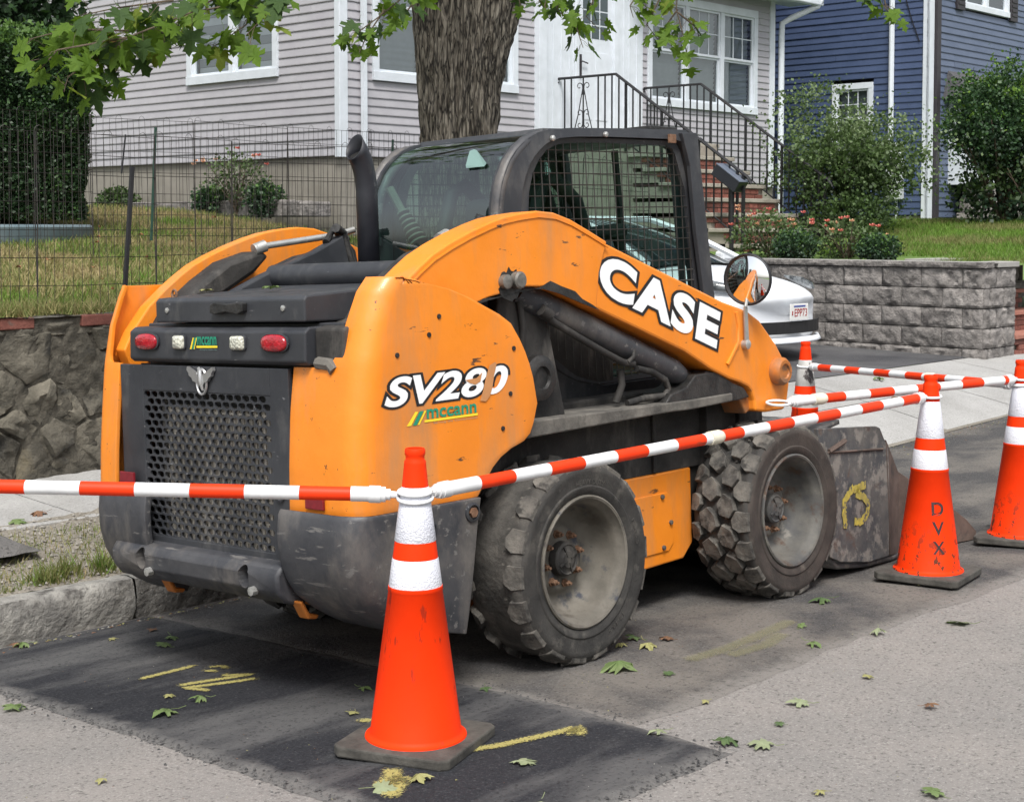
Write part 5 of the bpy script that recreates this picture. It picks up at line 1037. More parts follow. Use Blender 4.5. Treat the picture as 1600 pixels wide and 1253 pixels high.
# lift arms
ARM = [(-.82, 1.20), (-.78, 1.27), (-.70, 1.365), (-.62, 1.430), (-.545, 1.483), (-.483, 1.522), (-.40, 1.560), (-.30, 1.598), (-.20, 1.630), (-.12, 1.651), (-.036, 1.664), (.06, 1.674), (.155, 1.668), (.25, 1.643), (.353, 1.603), (.462, 1.558)]
ARM2 = [(.462, 1.558), (.681, 1.482), (.933, 1.400), (1.247, 1.297), (1.40, 1.258), (1.439, 1.245), (1.52, 1.205), (1.584, 1.149), (1.65, 1.09), (1.708, 1.018), (1.738, .95), (1.744, .91), (1.725, .84), (1.696, .799), (1.55, .80), (1.466, .814)]
LOW2 = [(1.462, .86), (1.445, .90), (1.422, .921), (1.36, .945), (1.278, .967), (1.14, 1.018), (.963, 1.102), (.70, 1.195), (.391, 1.302)]
for on in (0, 1):
    m = MB(); m.xf = mir(on); m.prism(ARM + [(.41, 1.44), (.385, 1.30), (.30, 1.335), (.17, 1.376), (.08, 1.395), (-.008, 1.398), (-.213, 1.365), (-.45, 1.30), (-.70, 1.15), (-.78, 1.10)], .108, .172 if on else .245, 'y'); a1 = m.build('lift_arm', ORANGE, sk, bevel=.006)
    # flange edge along the arc
    m = MB(); m.xf = mir(on); m.tube([(x + .004, .106, z - .022) for (x, z) in ARM], .0035, 4); m.build('edge_weld', ORANGE, a1)
    m = MB(); m.xf = mir(on); m.prism([(.43, 1.565)] + ARM2[1:] + LOW2, .118, .262, 'y'); a2 = m.build('arm_box', ORANGE, sk, bevel=.010)
    m = MB(); m.xf = mir(on); m.tube([(1.335, .116, 1.25), (1.352, .116, 1.19), (1.345, .116, 1.12), (1.258, .116, 1.03)], .009, 6); m.build('weld_bead', ORANGE, a2, smooth=60)
    m = MB(); m.xf = mir(on); m.lathe([(.062, .135), (.062, .085), (.050, .070), (.034, .070), (.030, .078), (.0, .078)], 28, (1.642, 0, .975), 'y'); m.build('pin_boss', ORANGE_W, a2, smooth=40)
    m = MB(); m.xf = mir(on); pts = [(1.18, .99), (1.30, .985), (1.42, .945), (1.475, .90), (1.48, .82), (1.44, .80), (1.40, .86), (1.34, .905), (1.22, .925)]
    m.prism(pts, .15, .30, 'y'); m.build('arm_throat', ORANGE_W, a2, bevel=.008)
    # pivot: dark stained area with two pin heads
    m = MB(); m.xf = mir(on); n = 30; m.prism([(-.10 + (.060 + .006 * sin(i * 5.3) + .004 * sin(i * 9.1)) * cos(2 * pi * i / n), 1.405 + (.056 + .006 * sin(i * 4.1) + .005 * cos(i * 8.7)) * sin(2 * pi * i / n)) for i in range(n)], .1055, .110, 'y')
    m.prism([(-.30, 1.338), (-.24, 1.362), (-.16, 1.366), (-.05, 1.385), (.06, 1.392), (.12, 1.415), (.18, 1.394), (.26, 1.372), (.30, 1.342), (.36, 1.318), (.40, 1.296), (.30, 1.325), (.17, 1.366), (.08, 1.386), (-.008, 1.388), (-.213, 1.355)], .1052, .109, 'y'); m.build('grease_stain', GREASE, a1)
    m = MB(); m.xf = mir(on); m.lathe([(.026, .11), (.026, .085), (.018, .08), (0, .08)], 16, (-.135, 0, 1.418), 'y'); m.lathe([(.032, .11), (.032, .082), (.025, .076), (0, .076)], 16, (-.07, 0, 1.422), 'y'); m.build('pin_head', mat('worn_pin', (.10, .095, .085), (.2, .19, .17), scale=30, rough=.5, metal=.4) if not on else bpy.data.materials['worn_pin'], a1, smooth=40)
    # lift cylinder, rod end, hoses
    m = MB(); m.xf = mir(on); m.tube([(.02, .20, 1.385), (.10, .20, 1.350), (.98, .20, 1.018), (1.03, .20, 1.00)], [.046, .054, .052, .040], 24); c_ = m.build('lift_cylinder', BUMPER, sk, smooth=50)
    m = MB(); m.xf = mir(on); m.tube([(1.0, .20, 1.01), (1.16, .20, .955)], .03, 16); m.lathe([(.055, .26), (.055, .14), (.03, .132), (0, .132)], 20, (1.15, 0, .955), 'y'); m.build('rod_end', GREASE, c_, smooth=50)
    m = MB(); m.xf = mir(on); m.tube([(.11, .16, 1.305), (.20, .16, 1.255), (.343, .16, 1.190), (.50, .16, 1.122), (.60, .16, 1.082), (.67, .16, 1.07)], .014, 10); m.tube([(.11, .15, 1.31), (.16, .15, 1.285)], .024, 8)
    m.tube([(.62, .15, 1.08), (.66, .15, 1.10), (.68, .16, 1.155), (.665, .18, 1.175)], .009, 8); m.tube([(.70, .17, 1.05), (.80, .17, 1.03), (.89, .17, .99), (.91, .17, .95), (.88, .17, .925), (.76, .18, .925), (.66, .19, .912)], .014, 10); m.tube([(.62, .19, 1.05), (.63, .19, .99), (.60, .20, .92)], .015, 10); m.tube([(.02, .18, 1.38), (.04, .18, 1.25), (.05, .2, 1.12)], .013, 8)
    m.build('hydraulic_line', GRIME, sk, smooth=50)
    # ledge, side plates, bracket
    m = MB(); m.xf = mir(on); m.prism([(-.06, .905), (1.0, .900), (1.30, .905), (1.30, .87), (1.0, .86), (.86, .862), (-.06, .842)], .12, .44, 'y'); m.build('side_ledge', DUSTY, sk, bevel=.006)
    m = MB(); m.xf = mir(on); m.prism([(.84, .90), (.88, .935), (.99, .955), (1.05, 1.0), (1.20, 1.005), (1.32, .945), (1.40, .92), (1.445, .875), (1.36, .868), (1.0, .875)], .13, .28, 'y'); m.build('cylinder_bracket', GREASE, sk, bevel=.006)
    m = MB(); m.xf = mir(on); m.box(-.35, 1.50, .30, .33, .585, .90); m.box(1.3, 1.52, .26, .36, .5, .93); m.box(.95, .97, .285, .30, .59, .86); m.box(-.6, -.3, .15, .33, .3, .9); m.build('side_plate', GRIME, sk, bevel=.004)
    m = MB(); m.xf = mir(on); m.prism([(.12, .585), (1.22, .585), (1.22, .26), (1.15, .20), (.2, .18), (.12, .25)], .295, .34, 'y'); bl = m.build('chaincase', ORANGE, sk, bevel=.008)
    m = MB(); m.xf = mir(on); m.prism([(.60, .50), (1.04, .50), (1.075, .47), (1.075, .28), (1.04, .25), (.60, .25)], .289, .296, 'y'); m.build('access_cover', ORANGE, bl, bevel=.003)
    for (x, z) in ((1.0, .485), (1.055, .37), (1.0, .27)): m = MB(); m.xf = mir(on); m.lathe([(.010, .29), (.010, .280), (0, .278)], 8, (x, 0, z), 'y'); m.build('bolt', RIM, bl)
    m = MB(); m.xf = mir(on); m.lathe([(.085, .19), (.085, .15), (.07, .14), (.045, .14), (.04, .152), (0, .152)], 24, (.10, 0, 1.055), 'y'); m.build('pivot_boss', GREASE, sk, smooth=40)
    m = MB(); m.xf = mir(on); m.prism([(-.08, 1.42), (.16, 1.40), (.22, 1.15), (.28, .90), (-.10, .90)], .19, .24, 'y'); m.build('tower_plate', GRIME, sk, bevel=.006)
# lettering on the right arm and fender
ax = lambda x, y, z, rot: Matrix.Translation((x, y, z)) @ Matrix.Rotation(pi / 2, 4, 'X') @ Matrix.Rotation(radians(rot), 4, 'Z')
text('CASE', a2 if False else bpy.data.objects['arm_box'], WHITE, ax(.400, .1165, 1.368, -19.0) @ Matrix(((1, -.06, 0, 0), (0, 1, 0, 0), (0, 0, 1, 0), (0, 0, 0, 1))), .825, .160, .048, 'lettering', out=INK, inkbold=.100, spacing=1.13)
RF = bpy.data.objects['rear_fender']
text('SV280', RF, WHITE, ax(-.765, .0725, 1.020, .6), .60, .098, .032, 'lettering', shear=.28, out=INK, inkbold=.092, spacing=1.04)
m = MB(); m.add([(x, .0690, z) for (x, z) in [(-.315, 1.008), (-.295, 1.05), (-.283, 1.085), (-.262, 1.128), (-.232, 1.138), (-.225, 1.130), (-.240, 1.09), (-.250, 1.05), (-.265, 1.02), (-.285, 1.003)]], [tuple(range(10))]); m.build('scraped_patch', TANPATCH, RF, fix=False)
m = MB(); m.add([(x, .0690, z) for (x, z) in [(-.385, 1.085), (-.33, 1.088), (-.30, 1.105), (-.305, 1.092), (-.31, 1.075), (-.335, 1.066), (-.36, 1.072)]], [tuple(range(7))]); m.build('scraped_patch', TANPATCH, RF, fix=False)
logo(RF, ax(-.668, .0722, .944, 0), .345, .066)
# cab
OUT = [(.20, 1.0), (.197, 1.60), (.20, 1.70), (.212, 1.77), (.233, 1.825), (.268, 1.885), (.315, 1.935), (.372, 1.975), (.44, 2.004), (.508, 2.020), (.64, 2.033), (1.0, 2.048), (1.46, 2.063), (1.49, 2.035), (1.53, 1.787), (1.581, 1.323), (1.60, 1.0), (1.3, .93), (.5, .93)]
INN = [(.395, 1.45), (.396, 1.70), (.405, 1.775), (.43, 1.845), (.463, 1.893), (.515, 1.938), (.585, 1.966), (.70, 1.978), (.874, 1.985), (1.346, 1.990), (1.38, 1.97), (1.456, 1.786), (1.505, 1.383), (1.53, 1.10), (1.50, 1.02), (1.40, 1.0), (.80, .99), (.67, 1.03), (.53, 1.14), (.43, 1.28)]
def polar(poly, c, n, scale=1.0):
    res = []
    for i in range(n):
        t = 2 * pi * i / n; dx, dz = cos(t), sin(t); best = None
        for (p, q) in zip(poly, poly[1:] + poly[:1]):
            ex, ez = q[0] - p[0], q[1] - p[1]; den = dx * ez - dz * ex
            if abs(den) < 1e-9: continue
            s = ((p[0] - c[0]) * ez - (p[1] - c[1]) * ex) / den; k = ((p[0] - c[0]) * dz - (p[1] - c[1]) * dx) / den
            if s > 0 and -1e-6 <= k <= 1 + 1e-6: best = s if best is None else max(best, s)
        res.append((c[0] + dx * best * scale, c[1] + dz * best * scale))
    return res
CC = (.95, 1.5); NP = 96
def ring(m, outer, inner, y0, y1, y2=None):
    y2 = y0 if y2 is None else y2; n = len(outer)
    m.add([(x, y0, z) for (x, z) in outer] + [(x, y2, z) for (x, z) in inner] + [(x, y1, z) for (x, z) in inner] + [(x, y1, z) for (x, z) in outer],
          [(k * n + i, k * n + (i + 1) % n, ((k + 1) % 4) * n + (i + 1) % n, ((k + 1) % 4) * n + i) for k in range(4) for i in range(n)])
po, pi_ = polar(OUT, CC, NP), polar(INN, CC, NP)
mid = [((a[0] * .38 + b[0] * .62), (a[1] * .38 + b[1] * .62)) for a, b in zip(po, pi_)]; mid2 = [((a[0] * .30 + b[0] * .70), (a[1] * .30 + b[1] * .70)) for a, b in zip(po, pi_)]
for on in (0, 1):
    m = MB(); m.xf = mir(on); ring(m, po, mid, .43, .485, .425); ring(m, mid2, pi_, .448, .49, .452); m.build('cab_side_frame', BLACK, sk, smooth=50)
    m = MB(); m.xf = mir(on); m.add([(x, .468, z) for (x, z) in pi_], [tuple(range(NP))]); m.build('side_glass', GLASS, sk, fix=False)
    # wire screen, clipped to the opening
    m = MB(); m.xf = mir(on)
    def span(fix_, val, tilt):
        best = []
        for (p, q) in zip(INN, INN[1:] + INN[:1]):
            fa, fb = (p[0] - tilt * p[1] - val, q[0] - tilt * q[1] - val) if fix_ == 'v' else (p[1] - tilt * p[0] - val, q[1] - tilt * q[0] - val)
            if fa * fb < 0: t = fa / (fa - fb); best.append((p[0] + (q[0] - p[0]) * t, p[1] + (q[1] - p[1]) * t))
        return best[:2] if len(best) >= 2 else None
    v = .30
    while v < 1.9:
        s = span('v', v, -.03)
        if s: m.tube([(s[0][0], .45, s[0][1]), (s[1][0], .45, s[1][1])], .0027, 3, False)
        v += .047
    v = .9
    while v < 2.1:
        s = span('h', v, .015)
        if s: m.tube([(s[0][0], .452, s[0][1]), (s[1][0], .452, s[1][1])], .0027, 3, False)
        v += .047
    m.build('wire_screen', mat('screen_wire', (.035, .033, .030), (.06, .055, .05), rough=.6) if not on else bpy.data.materials['screen_wire'], sk, fix=False)
    m = MB(); m.xf = mir(on); m.tube([(x + .012, .452, z - .01) for (x, z) in OUT[1:10]], [.026] * 7 + [.018, .008], 10); m.tube([(x + .034, .485, z - .018) for (x, z) in OUT[1:10]], [.022] * 7 + [.014, .008], 8); m.build('rear_pillar', BUMPER, sk, smooth=60)
RG = [(.205, 1.38), (.205, 1.60), (.21, 1.70), (.222, 1.77), (.243, 1.825), (.278, 1.882), (.322, 1.93), (.378, 1.968), (.445, 1.996), (.51, 2.012)]
m = MB(); m.add([(x, y, z) for (x, z) in RG for y in (.47, 1.18)], [(2 * i, 2 * i + 1, 2 * i + 3, 2 * i + 2) for i in range(len(RG) - 1)]); m.build('rear_glass', GLASS, sk, smooth=180, fix=False)
m = MB(); m.prism([(.50, 2.006), (.52, 2.030), (1.0, 2.046), (1.46, 2.062), (1.49, 2.04), (1.46, 2.01), (1.0, 2.0)], .47, 1.18, 'y'); m.build('roof', BLACK, sk, bevel=.004)
B(1.25, 1.45, .48, .78, 2.06, 2.078).build('roof_hatch', GREASE, sk, bevel=.004)
m = MB(); m.prism([(1.385, 2.045), (1.50, 2.05), (1.60, 1.30), (1.52, 1.30), (1.47, 1.60), (1.44, 1.90)], .408, .43, 'y'); m.build('front_gusset', BLACK, sk, bevel=.003)
for (x, z) in ((.86, 2.015), (1.44, 2.02), (.52, 1.985)): m = MB(); m.lathe([(.012, .424), (.012, .414), (.006, .410), (0, .410)], 10, (x, 0, z), 'y'); m.build('bolt', STEEL, sk)
B(1.30, 1.345, .412, .424, 1.998, 2.036).build('rusty_tab', RUST, sk)
B(.21, .9, .45, 1.20, .95, 1.36).build('cab_rear_panel', GRIME, sk)
B(.21, .235, .45, 1.20, 1.30, 1.40).build('rear_sill', BLACK, sk, bevel=.01)
# cab interior
SEAT = mat('black_seat', (.012, .012, .013), (.02, .02, .02), rough=.7)
m = MB(); m.prism([(.56, 1.30), (.66, 1.30), (.74, 1.40), (.70, 1.70), (.65, 1.78), (.58, 1.76), (.56, 1.5)], .64, 1.0, 'y'); m.prism([(.58, 1.22), (1.12, 1.20), (1.14, 1.30), (.64, 1.34)], .62, 1.02, 'y'); m.build('seat', SEAT, sk, bevel=.04, smooth=60)
m = MB()
for y in (.56, 1.08):
    m.tube([(.50, y, 1.52), (.60, y, 1.80), (.68, y, 1.84), (.82, y, 1.74), (.90, y, 1.55), (.98, y, 1.42)], .032, 10); m.tube([(1.1, y, 1.25), (1.12, y, 1.52), (1.10, y, 1.60)], [.02, .02, .035], 10)
m.tube([(.50, .60, 1.90), (.62, .60, 1.86), (.72, .62, 1.70), (.95, .62, 1.60), (1.2, .62, 1.62)], .035, 8); m.build('safety_bar', SEAT, sk, smooth=60)
m = MB()
for (y, z0) in ((.50, .95), (.83, 1.0), (1.15, .95)): m.tube([(1.50, y, z0 + .2), (1.43, y, 2.0)], .018, 6)
m.box(1.18, 1.20, 1.06, 1.16, 1.1, 2.0); m.box(.8, .83, 1.13, 1.16, 1.3, 2.0); m.build('door_frame', BLACK, sk)
B(1.44, 1.56, .48, 1.18, .98, 1.25).build('foot_panel', GRIME, sk)
BOOT = mat('ribbed_boot_grey', (.10, .11, .085), (.15, .155, .12), rough=.8)
m = MB()
P0, P1 = Vector((.262, 1.09, 1.79)), Vector((.27, .985, 1.63))
m.tube([P0 + Vector((0, .02, .03)), P0.lerp(P1, .5)], .018, 8)
for k in range(7): p = P0.lerp(P1, .45 + k * .13); m.tube([p, p.lerp(P1, 0) + (P1 - P0) * .05], [.026 + .002 * k, .030 + .002 * k], 12)
m.build('ribbed_boot', BOOT, sk, smooth=40)
B(.24, .32, .92, 1.17, 1.37, 1.50).build('cab_vent', BOOT, sk, bevel=.03)
m = MB(); q = [(.275, .660, 1.874), (.275, .560, 1.874), (.281, .552, 1.886), (.352, .672, 1.95), (.358, .692, 1.955), (.352, .712, 1.95), (.281, .668, 1.886)]
m.add([(x - .012, y, z) for (x, y, z) in q], [tuple(range(7))]); m.build('warning_triangle', STICKER, sk, fix=False)
# mirror
m = MB(); mc = Vector((1.400, .095, 1.388)); md = Vector((-1, -.12, -.02)).normalized(); mrot = md.to_track_quat('Z', 'Y').to_matrix()
m.xf = lambda p: mc + mrot @ Vector(p); m.lathe([(.0, .018), (.04, .016), (.08, .010), (.106, 0)], 40, (0, 0, 0), 'z'); mg = m.build('mirror', mat('mirror_silver', (.8, .82, .83), rough=.02, metal=1), sk, smooth=180)
m = MB(); m.xf = lambda p: mc + mrot @ Vector(p); m.lathe([(.103, .0), (.107, .010), (.112, .008), (.114, -.004), (.108, -.014), (.03, -.03), (.0, -.03)], 40, (0, 0, 0), 'z'); m.build('mirror_rim', INK, mg, smooth=60)
m = MB(); m.prism([(1.376, 1.27), (1.398, 1.27), (1.404, 1.10), (1.396, 1.085), (1.380, 1.09), (1.376, 1.12)], .098, .105, 'y'); m.tube([(1.387, .10, 1.27), (1.40, .10, 1.31), (1.42, .10, 1.35)], .008, 8); mbk = m.build('mirror_bracket', STEEL, sk)
m = MB(); m.lathe([(.020, .12), (.020, .092), (.010, .086), (0, .086)], 16, (1.388, 0, 1.108), 'y'); m.build('bolt', STEEL, mbk, smooth=40)
# wheels
def wheel(x, y, flip, worn, side, rimm):
    """y = outer face; geometry runs inwards (+y for the right side)"""
    t = bpy.data.objects.new('wheel', None); COL.objects.link(t); t.parent = sk; t.location = Vector((x, y, .378)) - BASE[sk.name]; BASE[t.name] = Vector((0, 0, 0)); s_ = -1 if flip else 1
    fx = lambda p: Vector((p[0], p[1] * s_, p[2] - (0.006 * max(0, -p[2] - .34) / .03)))
    W = .285
    m = MB(); m.xf = fx; rb = .350 if not worn else .360
    m.lathe([(.232, .05), (.236, .016), (.243, .004), (.262, -.004), (.275, -.010), (.279, -.010), (.283, -.006), (.318, -.010), (.330, -.012), (.343, -.012), (.356, -.002), (.366, .010), (rb + .013, .028), (rb + .004, .06), (rb + .003, W / 2), (rb, W - .05), (.350, W - .02), (.33, W + .004), (.27, W + .004), (.236, W - .02)], 72, (0, 0, 0), 'y', m=0)
    for i in range(len(m.mi)):
        if i // 72 < 10: m.mi[i] = 1
    m.build('tyre', [TREADR if worn else RUBBER, side], t, smooth=50)
    m = MB(); m.xf = fx; N = 18
    r = random.Random(int(x * 10) + 3)
    def lug(poly, t0, h, taper=.97, rr=None, mi=0):
        n = len(poly); cx_ = sum(p[0] for p in poly) / n; cy_ = sum(p[1] for p in poly) / n; vs = []
        for (k, s2) in ((rb - .008, 1.03), (h - .003, taper), (h, taper - .05)):
            for (p, q) in poly:
                p2, q2 = cx_ + (p - cx_) * s2, cy_ + (q - cy_) * s2; a = t0 + p2 / .36; rad = k - (.004 if q2 < .02 else 0) - (.012 if q2 > W - .02 else 0) - .25 * max(0, abs(q2 - W / 2) - .09) ** 1.5 * 4
                vs.append((rad * cos(a), q2, rad * sin(a)))
        m.add(vs, [(k * n + i, k * n + (i + 1) % n, (k + 1) * n + (i + 1) % n, (k + 1) * n + i) for k in range(2) for i in range(n)] + [tuple(2 * n + i for i in range(n))])
    P_ = 2 * pi / N; c_ = P_ * .36
    for i in range(N):
        a = i * P_; j = r.uniform(-.002, .002); hh = .3835 + r.uniform(-.0015, .0015)
        lug([(-.040, -.008), (.042, -.008), (.046, .030), (.026, .060), (-.006, .066), (-.042, .044)], a, hh)
        lug([(-.036, W + .002), (.034, W + .002), (.036, W - .042), (.006, W - .062), (-.022, W - .058), (-.040, W - .03)], a + P_ * .5, hh)
        if worn:
            lug([(-.030, .066), (.028, .070), (.030, .085), (-.028, .082)], a + P_ * .5, .364)
        else:
            lug([(-.026, .066), (.018, .050), (.054, .076), (.044, .126), (-.002, .142), (-.046, .114)], a + P_ * .5, hh)
            lug([(-.022, .150), (.026, .138), (.054, .172), (.026, .220), (-.026, .228), (-.052, .188)], a + P_ * .02, hh)
            lug([(.040, .098), (.058, .094), (.060, .106), (.042, .110)], a + P_ * .5, .362)
    m.build('tread', LUG, t, kind='stuff', bevel=0)
    m = MB(); m.xf = fx
    m.lathe([(.238, .03), (.246, .004), (.246, -.004), (.240, -.008), (.232, -.004), (.228, .010), (.216, .022), (.211, .04), (.207, .075), (.200, .10), (.188, .125), (.170, .142), (.150, .148), (.132, .142), (.122, .128), (.108, .124), (.040, .124)], 56, (0, 0, 0), 'y'); m.build('rim', rimm, t, smooth=40)
    m = MB(); m.xf = fx; m.lathe([(.066, .126), (.064, .092), (.056, .084), (.050, .088), (.036, .086), (.030, .080), (0, .080)], 28, (0, 0, 0), 'y')
    for k in range(4): a = k * pi / 2 + .4; m.tube([(.012 * cos(a), .080, .012 * sin(a)), (.052 * cos(a), .083, .052 * sin(a))], .005, 4)
    m.build('hub', GRIME if worn else RIM_D, t, smooth=40)
    for k in range(8):
        a = 2 * pi * k / 8 + .2; m = MB(); m.xf = fx; m.lathe([(.017, .126), (.017, .119), (.0115, .119), (.0115, .100), (.008, .098), (.006, .098), (.006, .088), (0, .088)], 6, (.096 * cos(a), 0, .096 * sin(a)), 'y'); m.build('lug_nut', RUST, t)
    m = MB(); m.xf = fx; m.tube([(.19 * cos(2.2), .10, .19 * sin(2.2)), (.175 * cos(2.2), .07, .175 * sin(2.2))], .006, 6); m.build('valve', STEEL, t)
SWT = mat('sidewall_lettering', (.045, .042, .038), (.075, .07, .062), scale=30, rough=.9)
def sidewall(t, body, a0, r0, h, wd, y=-.0125):
    tx = text(body, t, SWT, lambda p: Vector(((r0 + p[1]) * cos(a0 - (p[0] - wd / 2) / r0), y, (r0 + p[1]) * sin(a0 - (p[0] - wd / 2) / r0))), wd, h, .01, 'sidewall_lettering')
wheel(.145, 0, False, True, RUBBER, RIM); W1 = [o for o in sk.children if o.name.startswith('wheel')][-1]
sidewall(W1, '12-16.5', -pi / 2 + .55, .290, .018, .10); sidewall(W1, 'HEAVY DUTY', pi / 2 - .1, .286, .020, .16); sidewall(W1, '12-16.5', 0.25, .290, .018, .10)
wheel(1.545, -.01, False, False, RUBBER_B, RIM_D)
wheel(.145, 1.65, True, False, RUBBER, RIM); wheel(1.545, 1.66, True, False, RUBBER_B, RIM_D)
m = MB(); m.tube([(.145, .12, .375), (.145, 1.53, .375)], .06, 12); m.tube([(1.545, .12, .375), (1.545, 1.53, .375)], .06, 12); m.build('axle', GRIME, sk, smooth=50)
# bucket
BKT = mat('bucket_steel', (.040, .043, .050), (.115, .108, .10), scale=5, rough=.7, rough2=.9, bump=.6, bscale=18, dirt=((.19, .175, .158), .50, 14, (1, 1, .9), .10), dirt2=((.085, .06, .05), .60, 9, (1, 1, 1), .08))
BKW = mat('worn_bucket_edge', (.065, .045, .036), (.12, .085, .07), scale=9, rough=.8, bump=.4, bscale=20, dirt=((.03, .03, .03), .58, 8, (1, 1, 1), .1))
for on in (0, 1):
    m = MB(); m.xf = mir(on); m.prism([(1.78, .71), (2.30, .672), (2.335, .66), (2.41, .55), (2.41, .33), (2.39, .045), (2.20, .045), (1.95, .085), (1.86, .12), (1.80, .30)], 0, .022, 'y'); bs = m.build('bucket_side', BKT, sk, bevel=.004)
    m = MB(); m.xf = mir(on); m.add([(2.385, -.003, .60), (2.40, -.003, .045), (2.60, .06, .02), (2.62, .06, .40), (2.385, .022, .60), (2.40, .022, .045), (2.60, .085, .02), (2.62, .085, .40)], [(0, 1, 2, 3), (4, 7, 6, 5), (0, 3, 7, 4), (1, 5, 6, 2), (2, 6, 7, 3), (0, 4, 5, 1)]); m.build('side_cutter', BKW, sk, bevel=.003)
    m = MB(); m.xf = mir(on); m.add([(2.60, .058, .42), (2.95, .01, .24), (3.14, -.03, .115), (3.215, -.045, .045), (3.19, -.045, .006), (2.60, .058, .02), (2.60, .085, .42), (2.95, .035, .24), (3.14, -.005, .115), (3.215, -.02, .045), (3.19, -.02, .006), (2.60, .085, .02)], [(0, 1, 2, 3, 4, 5), (11, 10, 9, 8, 7, 6), (0, 6, 7, 1), (1, 7, 8, 2), (2, 8, 9, 3), (3, 9, 10, 4), (4, 10, 11, 5)]); m.build('side_lip', BKW, sk, bevel=.003)
    m = MB(); m.xf = mir(on); m.tube([(1.80, -.004, .60), (2.35, -.004, .56)], .006, 5); m.tube([(1.86, -.006, .60), (2.0, -.008, .635)], .012, 5); m.build('weld_bead', BKW, bs)
m = MB(); sec = [(3.15, .0), (2.2, .03), (1.95, .06), (1.84, .14), (1.79, .30), (1.79, .62), (1.86, .70), (2.0, .72)]
m.add([(x, y, z) for (x, z) in sec for y in (.02, 1.63)], [(2 * i, 2 * i + 1, 2 * i + 3, 2 * i + 2) for i in range(len(sec) - 1)]); m.build('bucket_shell', BKT, sk, solid=.02, smooth=60)
m = MB(); m.box(1.60, 1.80, .30, .48, .25, .90); m.box(1.60, 1.80, 1.17, 1.35, .25, .90); m.box(1.62, 1.75, .3, 1.35, .45, .60); m.build('bucket_coupler', GRIME, sk, bevel=.01)
def ribbon(pts, w_, nrm, parent, mtl, name, jag=.0, **kw):
    """painted stroke laid on a surface"""
    P = [Vector(p) for p in pts]; Q = []
    for i in range(len(P) - 1):
        for k in range(6): Q.append(P[i].lerp(P[i + 1], k / 6))
    Q.append(P[-1]); m = MB(); nrm = Vector(nrm); vs = []
    for i, p in enumerate(Q):
        d = (Q[min(i + 1, len(Q) - 1)] - Q[max(i - 1, 0)]).normalized(); s = nrm.cross(d); e = 1 + jag * noise.noise(Vector((i * .9, w_ * 50, 1))); vs += [p + s * w_ / 2 * e, p - s * w_ / 2 * (1 + jag * noise.noise(Vector((i * .9, 7, 5))))]
    m.add(vs, [(2 * i, 2 * i + 1, 2 * i + 3, 2 * i + 2) for i in range(len(Q) - 1)]); return m.build(name, mtl, parent, fix=False, **kw)
BYEL = mat('bucket_yellow_paint', (.50, .40, .06), (.30, .25, .07), scale=30, rough=.8, dirt=((.10, .09, .08), .58, 25, (1, 1, 1), .05))
BS = bpy.data.objects['bucket_side']
for st_ in ([(2.07, .415), (2.03, .39), (1.985, .36), (1.98, .30), (1.99, .26), (1.985, .235)], [(2.18, .413), (2.12, .41), (2.10, .375), (2.16, .355), (2.20, .32), (2.19, .275), (2.13, .245), (2.07, .255)], [(2.07, .40), (2.12, .40)]):
    ribbon([(x, -.0042, z) for (x, z) in st_], .034, (0, -1, 0), BS, BYEL, 'painted_mark', .6)
# recesses cut into the centre bumper
def cut(o, cutter):
    me = cutter.mesh('c', [], BASE[o.name]); c = bpy.data.objects.new('c', me); COL.objects.link(c); c.parent = o.parent
    md = o.modifiers.new('b', 'BOOLEAN'); md.object = c; md.solver = 'EXACT'; bpy.context.view_layer.update()
    new = bpy.data.meshes.new_from_object(o.evaluated_get(bpy.context.evaluated_depsgraph_get())); o.modifiers.clear(); o.data = new; bpy.data.objects.remove(c)
cm = MB()
for y in (1.235, .62):
    cm.xf = lambda p: Vector((p[0] + .18 * p[2], y + p[1] * .62, .437 + p[2] * .85)); cm.lathe([(0.001, -1.0), (.05, -1.0), (.046, -.90), (0.001, -.895)], 16, (0, 0, 0), 'x')
cut(cbm, cm)
